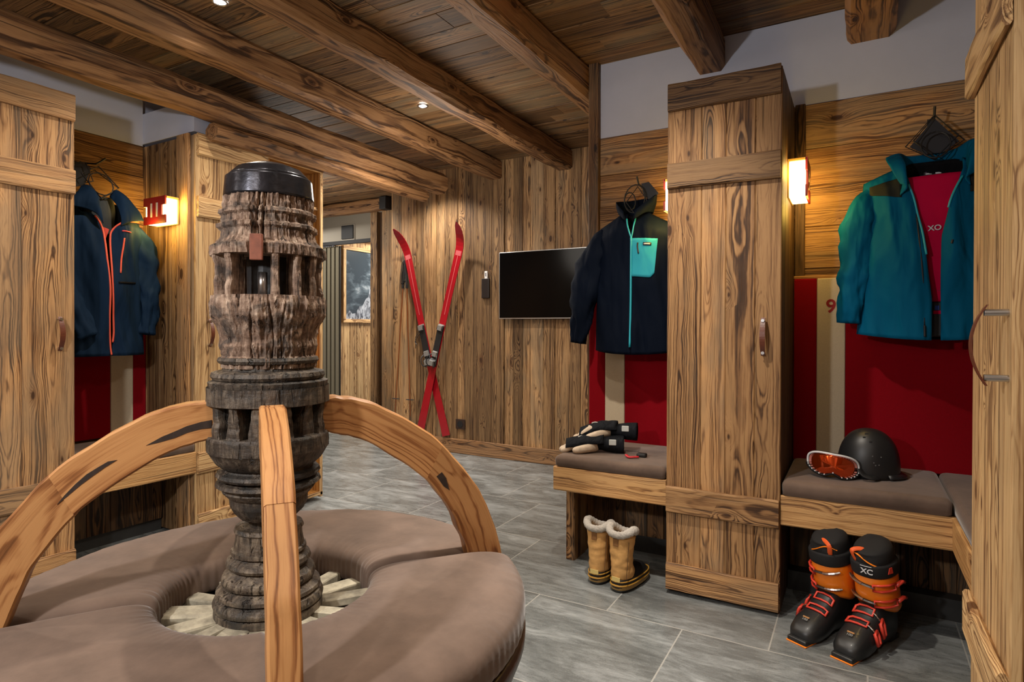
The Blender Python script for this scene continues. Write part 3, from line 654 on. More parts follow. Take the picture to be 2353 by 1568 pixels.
# inner board rosette and seat drum
bm = nb()
for k in range(15):
    a = math.tau*k/15+R.uniform(-.05, .05); c_, s_ = math.cos(a), math.sin(a)
    plank(bm, (c_*.10, s_*.10, .433+R.uniform(0, .012)), (c_*.30, s_*.30, .433+R.uniform(0, .012)), R.uniform(.035, .062), .022, (0, 0, 1), n=4, wob=.004)
obj('spoke_boards', bm, plain('grey_weathered_spokes', (.36, .32, .235), .8, var=.45, vscale=22, bump=.3, bscale=40), hub, label='ring of weathered wheel spokes around the pedestal')
bm = nb(); rings = [[(r*math.cos(k*math.tau/96), r*math.sin(k*math.tau/96), z) for k in range(96)] for z, r in ((.0, .50), (.12, .50), (.14, .54), (.30, .585), (.34, .620), (.39, .640), (.412, .641), (.422, .630), (.424, .60), (.424, .29), (.41, .28))]
loft(bm, rings); obj('seat_drum', bm, SUEDE_D, hub, True, label='dark leather drum under the cushions')
DARKSPLIT = plain('dark_split', (.025, .013, .008), .8, var=.4, vscale=60)
# arms
outer = [(.118, .972), (.155, .972), (.195, .968), (.270, .944), (.375, .884), (.46, .812), (.535, .718), (.575, .645), (.610, .555), (.628, .47), (.635, .41)]
inner = [(.118, .888), (.155, .878), (.195, .866), (.235, .850), (.33, .790), (.41, .720), (.462, .648), (.492, .588), (.512, .530), (.528, .47), (.535, .41)]
ARMA = -36
so = catmull([(a, b, 0) for a, b in outer], 5); si = catmull([(a, b, 0) for a, b in inner], 5)
for q in range(4):
    bm = nb(); lw = bm.verts.layers.float_vector['wc']; lr = bm.verts.layers.float['rnd']
    th = rad(ARMA+90*q); c_, s_ = math.cos(th), math.sin(th); hw = .028; n = len(so); cut = 24
    for seg, (i0, i1) in enumerate(((0, cut), (cut, n-1))):
        rings = []; L = R.uniform(0, 50); rr_ = [.6, .3][seg]+R.uniform(-.1, .1); sd = R.uniform(0, 9)
        sh = .0008 if seg else 0
        for i in range(i0, i1+1):
            o_, i_ = so[i], si[i]; ring = []; ch = .0045
            mid = (o_+i_)/2; d = (o_-i_); w_ = d.length; d.normalize()
            wv = noise.noise(Vector((i*.35+sd, 0, q)))*.004
            o2 = o_+d*(wv-sh); i2 = i_-d*noise.noise(Vector((i*.3, 5+sd, q)))*.005
            hwv = hw-sh+noise.noise(Vector((i*.3, 9+sd, q)))*.001
            for (bse, off, e) in ((o2, -ch, -hwv), (o2, 0, -hwv+ch), (o2, 0, hwv-ch), (o2, -ch, hwv), (i2, ch, hwv), (i2, 0, hwv-ch), (i2, 0, -hwv+ch), (i2, ch, -hwv)):
                p = bse+d*off; v = bm.verts.new((p.x*c_-s_*e, p.x*s_+c_*e, p.y)); v[lr] = rr_
                v[lw] = Vector((L+i*.022, (p-mid).dot(d)*1.0-.02, e+.045+seg*.02)); ring.append(v)
            rings.append(ring)
        for a, b in zip(rings, rings[1:]):
            for k in range(8): bm.faces.new((a[k], a[(k+1) % 8], b[(k+1) % 8], b[k]))
        bm.faces.new(rings[0]); bm.faces.new(rings[-1][::-1])
    ar = obj('felloe_arm', bm, W_ARM, hub, True); ar.data.set_sharp_from_angle(angle=rad(28))
    # natural split and knot holes in the timber
    if q in (1, 3):
        bm = nb(); sgn = -1 if q == 3 else -1
        side = hw+.0012
        sp = [(.128, .930), (.15, .927), (.18, .919), (.205, .908), (.23, .898), (.262, .880), (.235, .885), (.205, .893), (.18, .903), (.15, .910), (.128, .912)] if q == 3 else [(.425, .742), (.44, .752), (.452, .735), (.462, .70), (.446, .712)]
        loft(bm, [[(a*c_-s_*e, a*s_+c_*e, b) for a, b in sp] for e in (-side, side)])
        if q == 3:
            sp2 = [(.318, .852), (.335, .850), (.355, .838), (.375, .825), (.395, .806), (.415, .783), (.428, .765), (.41, .780), (.385, .803), (.365, .819), (.34, .838)]
            obj('timber_split', bm, DARKSPLIT, ar, label='long dark split at the hub end'); bm = nb()
            loft(bm, [[(a*c_-s_*x, a*s_+c_*x, b) for a, b in sp2] for x in (-side, side)])
        obj('timber_split', bm, DARKSPLIT, ar, label='dark split in the timber')
# four cushion segments
cl = ['front left suede cushion segment of the round seat, cut by the bottom left corner', 'suede seat cushion segment in front right of the hub, nearest the floor highlight',
      'suede seat cushion segment behind the hub on the right, toward the far wall', 'suede seat cushion segment behind the hub on the left, toward the left lockers']
for q in range(4):
    bm = nb(); a0 = ARMA+90*q; a1 = a0+90
    NA, NP = 170, 48
    rings = []
    for i in range(NA+1):
        t_ = i/NA; e = min(t_, 1-t_)*2          # 0 at seam, 1 mid
        edge = min(1, min(t_, 1-t_)*rad(90)*.45/.05)
        puff = math.sqrt(max(0, 1-(1-edge)**2))
        ring = []
        for k in range(NP):
            u = k/NP*2*math.pi                 # section loop
            cu, su = math.cos(u), math.sin(u)
            R0, R1 = .242, .640; rm, rh = (R0+R1)/2, (R1-R0)/2
            x = math.copysign(abs(cu)**(.30 if cu < 0 else .45), cu); z = math.copysign(abs(su)**.42, su)
            zt, zb = .455+.064*(.45+.55*puff), .424
            zc = .45
            zz = zc+(zt-zc)*z if z > 0 else zc+(zc-zb)*z
            r = rm+rh*x*(.985+.015*puff)
            dome = .006*(1-x*x)*puff
            if z > .5: zz += dome
            # gathers near the inner hole and outer rim
            ga = rad(a0+(a1-a0)*t_)
            if x < -.6 or (x > .75): zz += .0011*math.sin(ga*95+4*math.sin(ga*5))*min(1, abs(x)-.5)*(z > -.5); r += (.0022 if x < 0 else .0012)*math.sin(ga*(90 if x < 0 else 120)+2+5*math.sin(ga*7))*(abs(x) > .8)*(.3+.7*abs(noise.noise(Vector((ga*6, q, 3))))*1.6)
            zz += .004*noise.noise(Vector((r*9*math.cos(ga), r*9*math.sin(ga), q*3)))*(z > 0)
            # angular margin so arms pass between
            r_ = max(r, .05); marg = (.0012+.010*(1-puff))/r_
            aa = rad(a0)+marg+(rad(90)-2*marg)*t_
            ring.append((r*math.cos(aa), r*math.sin(aa), zz))
        rings.append(ring)
    # close the ends by shrinking the first and last loops
    for idx in (0, -1):
        c0 = Vector((0, 0, 0))
        for p in rings[idx]: c0 += Vector(p)
        c0 /= NP
        rings[idx] = [tuple(c0+(Vector(p)-c0)*.93) for p in rings[idx]]
    loft(bm, rings)
    o = obj('seat_cushion_segment', bm, SUEDE, smooth=True, loc=(CX, CYY, 0))
    tag(o, cl[q], 'cushion', 'quarter cushions of the round seat')

# ------------------------------------------------------------------ garments
def cloth(name, col, wr=.6, rough=.7, sc_=7, st=(1, 1, .35), sheen=0, fine=.25):
    m, nt, b = mat(name)
    b.inputs['Base Color'].default_value = (*col, 1); b.inputs['Roughness'].default_value = rough
    b.inputs['Sheen Weight'].default_value = sheen; b.inputs['Specular IOR Level'].default_value = .06
    tc = N(nt, 'ShaderNodeTexCoord'); v = vm(nt, 'MULTIPLY', tc.outputs['Object'], st)
    n = noise_(nt, v, sc_*1.5, 2.2, .5, .5).outputs['Fac']; n2 = noise_(nt, tc.outputs['Object'], 900, 1).outputs['Fac']
    h = math_(nt, 'ADD', n, math_(nt, 'MULTIPLY', n2, .012*fine*4))
    bp = N(nt, 'ShaderNodeBump'); bp.inputs['Strength'].default_value = wr; bp.inputs['Distance'].default_value = .03
    nt.links.new(h, bp.inputs['Height']); nt.links.new(bp.outputs[0], b.inputs['Normal'])
    return m
def tab(t, x): return lerp_tab(t, x)
class Jacket:
    def __init__(s, wtab, dtab, zn, zs, zh, neck, hemdrop=0, seed=0, amp=.012):
        s.w, s.d, s.zn, s.zs, s.zh, s.neck, s.hd, s.seed, s.amp = wtab, dtab, zn, zs, zh, neck, hemdrop, seed, amp
    def ztop(s, x):
        k = max(0, abs(x)-s.neck)/(s.w[0][1]-s.neck); return s.zn-(s.zn-s.zs)*min(1, k)**.9
    def pt(s, u, v, front):
        """u in -1..1 across, v 0..1 down"""
        w_ = tab(s.w, v); x = u*w_; zt = s.ztop(u*s.w[0][1]); zh = s.zh-s.hd*(1-u*u)
        z = zt+(zh-zt)*v; D = tab(s.d, v)
        e = max(0, 1-abs(u)**2.6)**.55
        y = (-D if front else D*.75)*e
        f = noise.noise(Vector((x*9+s.seed, z*2.6, 2 if front else 7)))*s.amp+noise.noise(Vector((x*26+s.seed, z*6+x*9, 4)))*s.amp*.45
        y += f*(.35+e)*min(1, v*5+.2)
        return Vector((x, y, z))
    def front(s, x, z, off=.004):
        lo, hi = 0., 1.
        for _ in range(22):
            m_ = (lo+hi)/2; w_ = tab(s.w, m_); u = max(-.98, min(.98, x/w_)); p = s.pt(u, m_, True)
            if p.z > z: lo = m_
            else: hi = m_
        p = s.pt(max(-.98, min(.98, x/tab(s.w, lo))), lo, True); return Vector((x, p.y-off, z))
    def body(s, parent, mats, gap=None, nv=44, nu=46, th=.004):
        """gap: function z -> (xl, xr) of the front opening"""
        bm = nb(); rows = []
        for j in range(nv+1):
            v = j/nv; row = []
            w_ = tab(s.w, v)
            if gap:
                zz = s.pt(0, v, True).z; xl, xr = gap(zz); ul, ur = xl/w_, xr/w_
                for i in range(nu//2+1): row.append(s.pt(ul+(-1-ul)*i/(nu//2), v, True))
                for i in range(1, nu): row.append(s.pt(-1+2*i/nu, v, False))
                for i in range(nu//2+1): row.append(s.pt(1+(ur-1)*i/(nu//2), v, True))
            else:
                for i in range(nu): row.append(s.pt(1-2*i/nu, v, True))
                for i in range(nu): row.append(s.pt(-1+2*i/nu, v, False))
            rows.append(row)
        loft(bm, rows, caps=False, closed=not gap)
        o = obj('body', bm, mats, parent, True)
        md = o.modifiers.new('thick', 'SOLIDIFY'); md.thickness = th; md.offset = 1
        if len(mats) > 1: md.material_offset = 1
        return o
    def strip(s, parent, name, pts, r, m, off=.004, flat=.6, label=None):
        q = catmull([s.front(x, z, off) for x, z in pts], 5) if len(pts) > 2 else [s.front(pts[0][0]+(pts[1][0]-pts[0][0])*i/14, pts[0][1]+(pts[1][1]-pts[0][1])*i/14, off) for i in range(15)]
        bm = nb(); tube(bm, q, r, 8, flat=1); return obj(name, bm, m, parent, True, label=label)
    def patch(s, parent, name, poly, m, off=.006, label=None, nx=14, nz=14, th=.003):
        xs = [p[0] for p in poly]; zs = [p[1] for p in poly]; x0, x1, z0, z1 = min(xs), max(xs), min(zs), max(zs)
        bm = nb()
        # clip a grid of the bounding box by the convex polygon
        def inside(x, z):
            n = len(poly); sg = 0
            for i in range(n):
                a, b_ = poly[i], poly[(i+1) % n]; c = (b_[0]-a[0])*(z-a[1])-(b_[1]-a[1])*(x-a[0])
                if abs(c) < 1e-9: continue
                if sg == 0: sg = c
                elif sg*c < 0: return False
            return True
        cols = []
        for i in range(nx+1):
            x = x0+(x1-x0)*i/nx; x = min(max(x, x0+1e-5), x1-1e-5)
            lo = [z0+(z1-z0)*k/200 for k in range(201) if inside(x, z0+(z1-z0)*k/200)]
            if not lo: continue
            a, b_ = lo[0], lo[-1]; cols.append([s.front(x, a+(b_-a)*k/nz, off) for k in range(nz+1)])
        loft(bm, cols, caps=False, closed=False)
        o = obj(name, bm, m, parent, True, label=label); md = o.modifiers.new('thick', 'SOLIDIFY'); md.thickness = th; md.offset = 0
        return o
def sleeve(parent, pts, rad_, m, seed=0, flat=.62, amp=.022, n=30, label=None):
    q = catmull(pts, 7); rr = catmull([(a, 0, 0) for a in rad_], 7); rings = []
    for i, p in enumerate(q):
        d = (q[min(i+1, len(q)-1)]-q[max(i-1, 0)]).normalized(); s_ = d.cross(Vector((0, -1, 0))).normalized(); a = s_.cross(d).normalized()
        r = rr[i].x; ring = []
        for k in range(n):
            t = math.tau*k/n
            f = 1+(noise.noise(Vector((math.cos(t)*1.6+seed, math.sin(t)*1.6, p.z*17)))*amp+noise.noise(Vector((math.cos(t)*3+seed, math.sin(t)*3+p.z*14, p.z*6)))*amp*.6)/r
            ring.append(p+s_*math.cos(t)*r*f+a*math.sin(t)*r*flat*f)
        rings.append(ring)
    # fold the cuff inwards so that it reads as an open end
    last = rings[-1]; c0 = sum(last, Vector())/n
    rings.append([c0+(p-c0)*.86 for p in last]); d = (q[-1]-q[-4]).normalized(); rings.append([c0+(p-c0)*.80-d*.05 for p in last])
    bm = nb(); loft(bm, rings); return obj('sleeve', bm, m, parent, True, label=label)
def flap(parent, name, rails, m, th=.005, n=14, seed=0, amp=.006, label=None, smooth_n=6):
    """surface lofted through rails (each a list of points)"""
    rl_ = [catmull(r, smooth_n) for r in rails]; bm = nb()
    # interpolate between rails
    cols = list(zip(*rl_)); rows = [catmull(list(c), 5) for c in cols]
    rows = [[p+Vector((0, noise.noise(p*14+Vector((seed, 0, 0)))*amp, 0)) for p in r] for r in rows]
    loft(bm, rows, caps=False, closed=False)
    o = obj(name, bm, m, parent, True, label=label); md = o.modifiers.new('thick', 'SOLIDIFY'); md.thickness = th; md.offset = 0
    return o
NAVY = cloth('navy_softshell', (.002, .0045, .0115)); NAVY_IN = cloth('black_lining', (.006, .006, .007))
TEALP = cloth('turquoise_nylon', (.03, .31, .40), wr=.5); TEALZ = plain('turquoise_zip', (.015, .33, .42), .5)
TEAL = cloth('teal_shell', (.001, .092, .185), wr=1); TEAL_D = cloth('dark_teal_lining', (.003, .05, .08)); OLIVE = cloth('dark_olive_shoulder', (.02, .022, .018))
BLUEJ = cloth('midnight_blue_shell', (.007, .020, .045), wr=1); ORZ = plain('coral_zip', (.75, .10, .05), .5); GREYF = cloth('grey_fleece', (.06, .065, .066))
ROSE = cloth('raspberry_nylon', (.52, .003, .045), wr=.15)
LBL = plain('label_white', (.6, .6, .62), .6); LBLK = plain('label_black', (.01, .01, .014), .6)

# navy jacket (middle-left bay)
t = thing('jacket', 'navy zip jacket with turquoise zip and chest pocket hanging above the gloves', 'jacket', (-.992, 3.02, 0))
J = Jacket([(0, .205), (.12, .212), (.3, .200), (.6, .208), (1, .218)], [(0, .02), (.1, .062), (.5, .082), (1, .085)], 1.735, 1.665, 1.035, .075, .018, 3, .016)
def g1(z):
    k = max(0, min(1, (z-1.605)/.1)); return (-.001-.034*k, .001+.008*k)
J.body(t, [NAVY, NAVY_IN], g1)
sleeve(t, [(-.150, .0, 1.635), (-.212, -.01, 1.565), (-.262, -.02, 1.40), (-.285, -.03, 1.24), (-.308, -.035, 1.07)], [.04, .070, .078, .066, .040], NAVY, 2)
sleeve(t, [(.150, .0, 1.635), (.212, -.005, 1.565), (.225, -.01, 1.40), (.225, -.02, 1.25), (.23, -.02, 1.10)], [.05, .068, .07, .06, .040], NAVY, 5)
flap(t, 'collar', [[(-.036, -.072, 1.70), (-.075, -.045, 1.735), (-.085, .01, 1.74), (-.04, .05, 1.735), (.04, .05, 1.735), (.085, .01, 1.74), (.06, -.045, 1.735), (.010, -.072, 1.70)],
                   [(-.040, -.078, 1.725), (-.088, -.045, 1.765), (-.095, .01, 1.775), (-.05, .055, 1.78), (.05, .055, 1.785), (.098, .01, 1.785), (.085, -.045, 1.775), (.014, -.078, 1.725)],
                   [(-.045, -.072, 1.745), (-.095, -.035, 1.80), (-.10, .015, 1.815), (-.05, .05, 1.82), (.055, .05, 1.825), (.10, .015, 1.825), (.10, -.035, 1.815), (.016, -.072, 1.745)]], NAVY, seed=2)
J.strip(t, 'zip', [(.0005, 1.61), (.0, 1.45), (-.001, 1.25), (-.002, 1.055)], .0056, TEALZ, .008, label='turquoise front zip')
J.strip(t, 'zip', [(0, 1.605), (-.012, 1.64), (-.024, 1.675), (-.036, 1.71)], .004, TEALZ, .004, label='turquoise zip edge of the neck')
J.strip(t, 'zip', [(0, 1.605), (.006, 1.64), (.009, 1.675), (.010, 1.71)], .004, TEALZ, .004, label='turquoise zip edge of the neck')
pk = J.patch(t, 'chest_pocket', [(.002, 1.605), (.128, 1.598), (.126, 1.43), (.10, 1.402), (.002, 1.412)], TEALP, .007, label='turquoise chest pocket')
J.patch(t, 'pocket_label', [(.062, 1.580), (.100, 1.578), (.100, 1.563), (.062, 1.565)], LBLK, .0105, nx=4, nz=3)
J.patch(t, 'pocket_label_print', [(.066, 1.5745), (.096, 1.573), (.096, 1.568), (.066, 1.5695)], LBL, .0125, nx=4, nz=3, th=.001)
J.strip(t, 'pocket_zip', [(.036, 1.58), (.034, 1.56), (.040, 1.525)], .004, LBLK, .010)

# teal jacket (right bay)
t = thing('jacket', 'teal blue hooded jacket hanging open over a raspberry garment, right bay', 'jacket', (.268, 3.02, 0))
J = Jacket([(0, .245), (.12, .252), (.3, .232), (.6, .245), (1, .268)], [(0, .02), (.1, .07), (.5, .092), (1, .105)], 1.845, 1.775, 1.128, .08, .022, 11, .026)
GL = [(1.10, -.012), (1.27, -.012), (1.45, -.030), (1.62, -.058), (1.74, -.084), (1.80, -.098)]
GR = [(1.10, .020), (1.40, .018), (1.52, .022), (1.64, .045), (1.74, .075), (1.80, .092)]
J.body(t, [TEAL, NAVY_IN], lambda z: (tab(GL, z), tab(GR, z)))
sleeve(t, [(-.185, .0, 1.735), (-.248, -.01, 1.66), (-.272, -.02, 1.50), (-.290, -.03, 1.34), (-.300, -.035, 1.175)], [.04, .066, .062, .055, .045], TEAL, 3, label='teal sleeve, left in the view')
sleeve(t, [(.185, .0, 1.735), (.255, -.01, 1.66), (.275, -.02, 1.50), (.290, -.03, 1.34), (.300, -.035, 1.175)], [.04, .066, .062, .055, .045], TEAL, 9)
flap(t, 'hood', [[(-.118, -.080, 1.70), (-.105, -.055, 1.79), (-.10, .0, 1.83), (-.05, .045, 1.845), (.05, .045, 1.845), (.10, .0, 1.83), (.105, -.055, 1.80), (.112, -.080, 1.715)],
                 [(-.095, -.100, 1.725), (-.105, -.085, 1.82), (-.115, -.01, 1.885), (-.07, .045, 1.88), (.06, .045, 1.885), (.115, -.01, 1.90), (.115, -.085, 1.83), (.095, -.100, 1.74)],
                 [(-.118, -.085, 1.745), (-.150, -.072, 1.81), (-.165, -.01, 1.875), (-.085, .05, 1.875), (.08, .05, 1.885), (.165, -.01, 1.915), (.160, -.072, 1.84), (.120, -.085, 1.76)]], TEAL, seed=4, amp=.01, label='stand-up teal collar and hood edge')
for sg in (-1, 1):
    J.patch(t, 'shoulder_panel', [(sg*.110, 1.775), (sg*.235, 1.752), (sg*.225, 1.715), (sg*.105, 1.69)], OLIVE, .010, label='dark olive shoulder panel')
J.strip(t, 'zip', [(-.090, 1.745), (-.072, 1.69), (-.058, 1.62), (-.042, 1.54), (-.030, 1.45)], .0042, TEALZ, .006, label='bright turquoise zip tape')
J.strip(t, 'zip', [(.088, 1.755), (.070, 1.72), (.050, 1.67), (.040, 1.63)], .0042, TEALZ, .006, label='bright turquoise zip tape')
J.strip(t, 'placket', [(-.062, 1.62), (-.052, 1.50), (-.042, 1.36), (-.036, 1.16)], .0035, LBLK, .003, label='black zip line')
J.strip(t, 'zip_pull', [(-.036, 1.165), (-.035, 1.12)], .004, LBLK, .010)
J.strip(t, 'zip_pull', [(.052, 1.50), (.049, 1.485)], .004, LBLK, .006)
bm = nb(); cube(bm, -.058, .066, .042, .046, 1.755, 1.835, bev=.002); nl = obj('neck_lining', bm, TEAL_D, t)
bm = nb(); cube(bm, -.030, .036, .036, .042, 1.783, 1.815, bev=.001); obj('neck_label', bm, LBLK, t)
for x0, x1 in ((-.024, -.002), (.010, .030)):
    bm = nb(); cube(bm, x0, x1, .0350, .0362, 1.797, 1.803); obj('neck_label_print', bm, LBL, t)
    bm = nb(); cube(bm, x0, x1-.002, .0350, .0362, 1.806, 1.811); obj('neck_label_print', bm, plain('lilac_print', (.20, .09, .26), .6), t)
# raspberry garment inside
t = thing('ski_garment', 'raspberry red garment with small white lettering, hung inside the teal jacket', 'garment', (.268, 3.0, 0))
bm = nb(); rows = []
for j in range(30):
    v = j/29; z = 1.778-.515*v; w_ = .105-.02*v; row = []
    for i in range(28):
        a = math.tau*i/28; x = w_*math.copysign(abs(math.cos(a))**.6, math.cos(a)); y = .012*math.sin(a)-.012
        y += noise.noise(Vector((x*16, z*5, 3)))*.006; row.append((x+.006*v, y, z+.012*x*8*(1-v)*.2))
    rows.append(row)
loft(bm, rows); g = obj('front_panel', bm, ROSE, t, True)
bm = nb(); cube(bm, -.02, .05, -.022, -.018, 1.305, 1.309); obj('hem_seam', bm, plain('rose_seam', (.30, .002, .03), .8), t)
text_obj('lettering', 'XO', .030, LBL, t, (.001, -.0295, 1.560), (rad(90), rad(-4), 0), label='white letters XO')
bm = nb(); cube(bm, -.012, .045, -.02, .02, 1.12, 1.262, bev=.006); obj('dark_hem_pouch', bm, LBLK, t)
bm = nb(); cube(bm, -.002, .040, -.0235, -.0205, 1.212, 1.226); obj('pouch_stripe', bm, ROSE, t)
bm = nb(); cube(bm, .004, .018, -.0235, -.0205, 1.228, 1.246); obj('pouch_patch', bm, plain('blue_print', (.02, .06, .35), .7), t)

# midnight blue jacket in the left niche (faces +x)
t = thing('jacket', 'midnight blue ski jacket with coral zips hanging in the left niche', 'jacket', (-3.42, 1.667, 0), rad(90))
J = Jacket([(0, .185), (.12, .205), (.3, .195), (.6, .198), (1, .205)], [(0, .02), (.1, .065), (.5, .08), (1, .085)], 1.80, 1.715, 1.0, .085, .0, 21, .026)
GL3 = [(1.0, .004), (1.3, -.006), (1.6, -.018), (1.68, -.032), (1.72, -.06), (1.75, -.12)]
GR3 = [(1.0, .010), (1.08, .022), (1.2, .016), (1.35, .008), (1.6, .006), (1.66, .020), (1.70, .062), (1.73, .12)]
J.body(t, [BLUEJ, NAVY_IN], lambda z: (tab(GL3, z), tab(GR3, z)))
sleeve(t, [(.140, .0, 1.68), (.205, -.01, 1.60), (.228, -.02, 1.42), (.228, -.03, 1.26), (.205, -.045, 1.11)], [.05, .062, .058, .052, .042], BLUEJ, 6, label='sleeve nearest the lit lamp')
sleeve(t, [(-.140, .0, 1.68), (-.205, -.01, 1.60), (-.21, -.03, 1.42), (-.17, -.075, 1.25), (-.11, -.100, 1.10)], [.05, .062, .058, .052, .042], BLUEJ, 8)
flap(t, 'hood', [[(.05, -.095, 1.675), (.09, -.092, 1.70), (.14, -.080, 1.715), (.186, -.055, 1.725)], [(.050, -.095, 1.72), (.075, -.102, 1.76), (.120, -.090, 1.775), (.165, -.055, 1.765)],
                 [(.045, -.070, 1.78), (.060, -.082, 1.82), (.090, -.070, 1.835), (.130, -.045, 1.815)], [(.030, -.02, 1.83), (.05, -.02, 1.865), (.075, -.02, 1.87), (.10, -.01, 1.855)]], BLUEJ, seed=3, amp=.006, label='right half of the open hood')
flap(t, 'hood', [[(-.035, -.095, 1.675), (-.07, -.095, 1.72), (-.12, -.085, 1.74), (-.18, -.06, 1.745)], [(-.045, -.098, 1.73), (-.075, -.105, 1.77), (-.115, -.09, 1.785), (-.165, -.06, 1.785)],
                 [(-.045, -.078, 1.79), (-.065, -.088, 1.82), (-.09, -.075, 1.835), (-.13, -.05, 1.825)], [(-.035, -.02, 1.83), (-.055, -.02, 1.86), (-.075, -.02, 1.87), (-.10, -.01, 1.86)]], BLUEJ, seed=5, amp=.006, label='left half of the open hood')
flap(t, 'neck_fleece', [[(-.06, .0, 1.64), (0, -.02, 1.63), (.06, .0, 1.64)], [(-.075, .01, 1.72), (0, -.03, 1.71), (.07, .01, 1.72)], [(-.07, .01, 1.79), (0, -.02, 1.775), (.07, .01, 1.79)], [(-.06, .02, 1.835), (0, 0, 1.825), (.06, .02, 1.835)]], GREYF, seed=7, label='grey lining of the neck')
bm = nb(); prism(bm, [(-.020, 1.665), (.012, 1.655), (-.004, 1.605)], -.055, -.050); obj('lining_flash', bm, plain('coral_lining', (.6, .06, .035), .7), t, label='coral triangle of lining')
J.strip(t, 'zip', [(.185, 1.72), (.12, 1.712), (.06, 1.695), (.024, 1.655), (.010, 1.60), (.006, 1.45), (.010, 1.30), (.018, 1.20), (.022, 1.12), (.018, 1.07)], .0048, ORZ, .005, label='coral zip edge')
J.strip(t, 'zip', [(-.06, 1.715), (-.036, 1.68), (-.022, 1.62), (-.018, 1.50), (-.010, 1.35), (-.006, 1.20), (.004, 1.06), (.010, 1.005)], .0048, ORZ, .005, label='coral zip edge')
J.strip(t, 'pocket_zip', [(.068, 1.615), (.064, 1.57), (.055, 1.50), (.048, 1.43)], .0042, ORZ, .005, label='coral chest pocket zip')
J.strip(t, 'logo_stripe', [(.055, 1.650), (.075, 1.652), (.105, 1.650)], .0034, plain('rose_print', (.5, .03, .06), .6), .006)
J.patch(t, 'chest_flap', [(.035, 1.385), (.145, 1.390), (.145, 1.380), (.035, 1.375)], NAVY_IN, .006, nx=8, nz=2, label='dark seam of the chest flap')

# ------------------------------------------------------------------ wire coat hooks
def hook(label, loc, rz, frames, arm, plates=(), r=.0032):
    t = thing('coat_hook', label, 'coat hook', loc, rz, 'black wire coat hooks')
    bm = nb(); tube(bm, arm, .005, 8); cube(bm, arm[0][0]-.014, arm[0][0]+.014, arm[0][1]-.004, arm[0][1]+.002, arm[0][2]-.03, arm[0][2]+.03); obj('wall_arm', bm, BLACK, t)
    for f in frames:
        bm = nb(); tube(bm, f, r, 6, closed=True); obj('wire_frame', bm, BLACK, t)
    for f in plates:
        bm = nb(); prism(bm, [(p[0], p[1]) for p in f[0]], f[1], f[1]+.004); obj('fabric_tab', bm, LBLK, t)
def ringpts(cx, cy, cz, a, b, n=16, rot=0, ty=0):
    return [(cx+a*math.cos(k*math.tau/n)*math.cos(rot)-b*math.sin(k*math.tau/n)*math.sin(rot), cy+ty*math.sin(k*math.tau/n), cz+a*math.cos(k*math.tau/n)*math.sin(rot)+b*math.sin(k*math.tau/n)*math.cos(rot)) for k in range(n)]
hook('black wire hook holding the midnight blue jacket, left niche', (-3.45, 1.66, 1.9), rad(90),
     [[(0, -.02, .085), (.095, -.03, -.01), (.0, -.05, -.088), (-.085, -.03, .03)], ringpts(.0, -.045, -.01, .055, .06, 14, .3, .02), [(.0, .02, .07), (.11, .0, -.005), (.03, .02, -.07), (-.08, .03, .0)],
      [(-.16, -.01, .07), (-.06, -.02, .09), (-.03, -.03, .0), (-.12, -.02, -.04)]], [(-.02, .17, .10), (-.02, .05, .105), (.0, .0, .10), (.035, -.02, .135)], [([(-.16, .02), (-.07, .10), (-.02, .075), (-.05, -.02), (-.13, -.05)], .01)])
hook('black wire hook holding the navy jacket, middle-left bay', (-.985, 3.05, 1.85), 0,
     [ringpts(-.01, -.05, -.035, .055, .075, 16, 0, .015), [(0, -.03, .03), (.055, -.05, -.05), (0, -.07, -.12), (-.055, -.05, -.05)], ringpts(-.045, -.02, -.04, .03, .05, 12, .2, .01)], [(.0, .125, .05), (.0, .05, .04), (-.005, .0, .05), (-.008, -.02, .085)], [([(.015, .045), (.055, .05), (.105, -.012), (.075, -.055), (.03, -.02)], -.02)])
hook('black wire hook holding the teal jacket, right bay', (.272, 3.05, 1.93), 0,
     [[(0, -.03, .10), (.075, -.05, .0), (0, -.075, -.085), (-.075, -.05, .0)], ringpts(0, -.065, -.03, .05, .055, 16, 0, .01), [(0, .0, .11), (.10, -.01, -.01), (0, -.02, -.08), (-.10, -.01, -.01)]], [(.0, .125, .10), (.0, .04, .10), (.0, .0, .10), (.0, -.02, .14)],
     [([(0, .095), (.085, -.012), (.03, -.05), (-.03, -.05), (-.085, -.012)], -.005)])

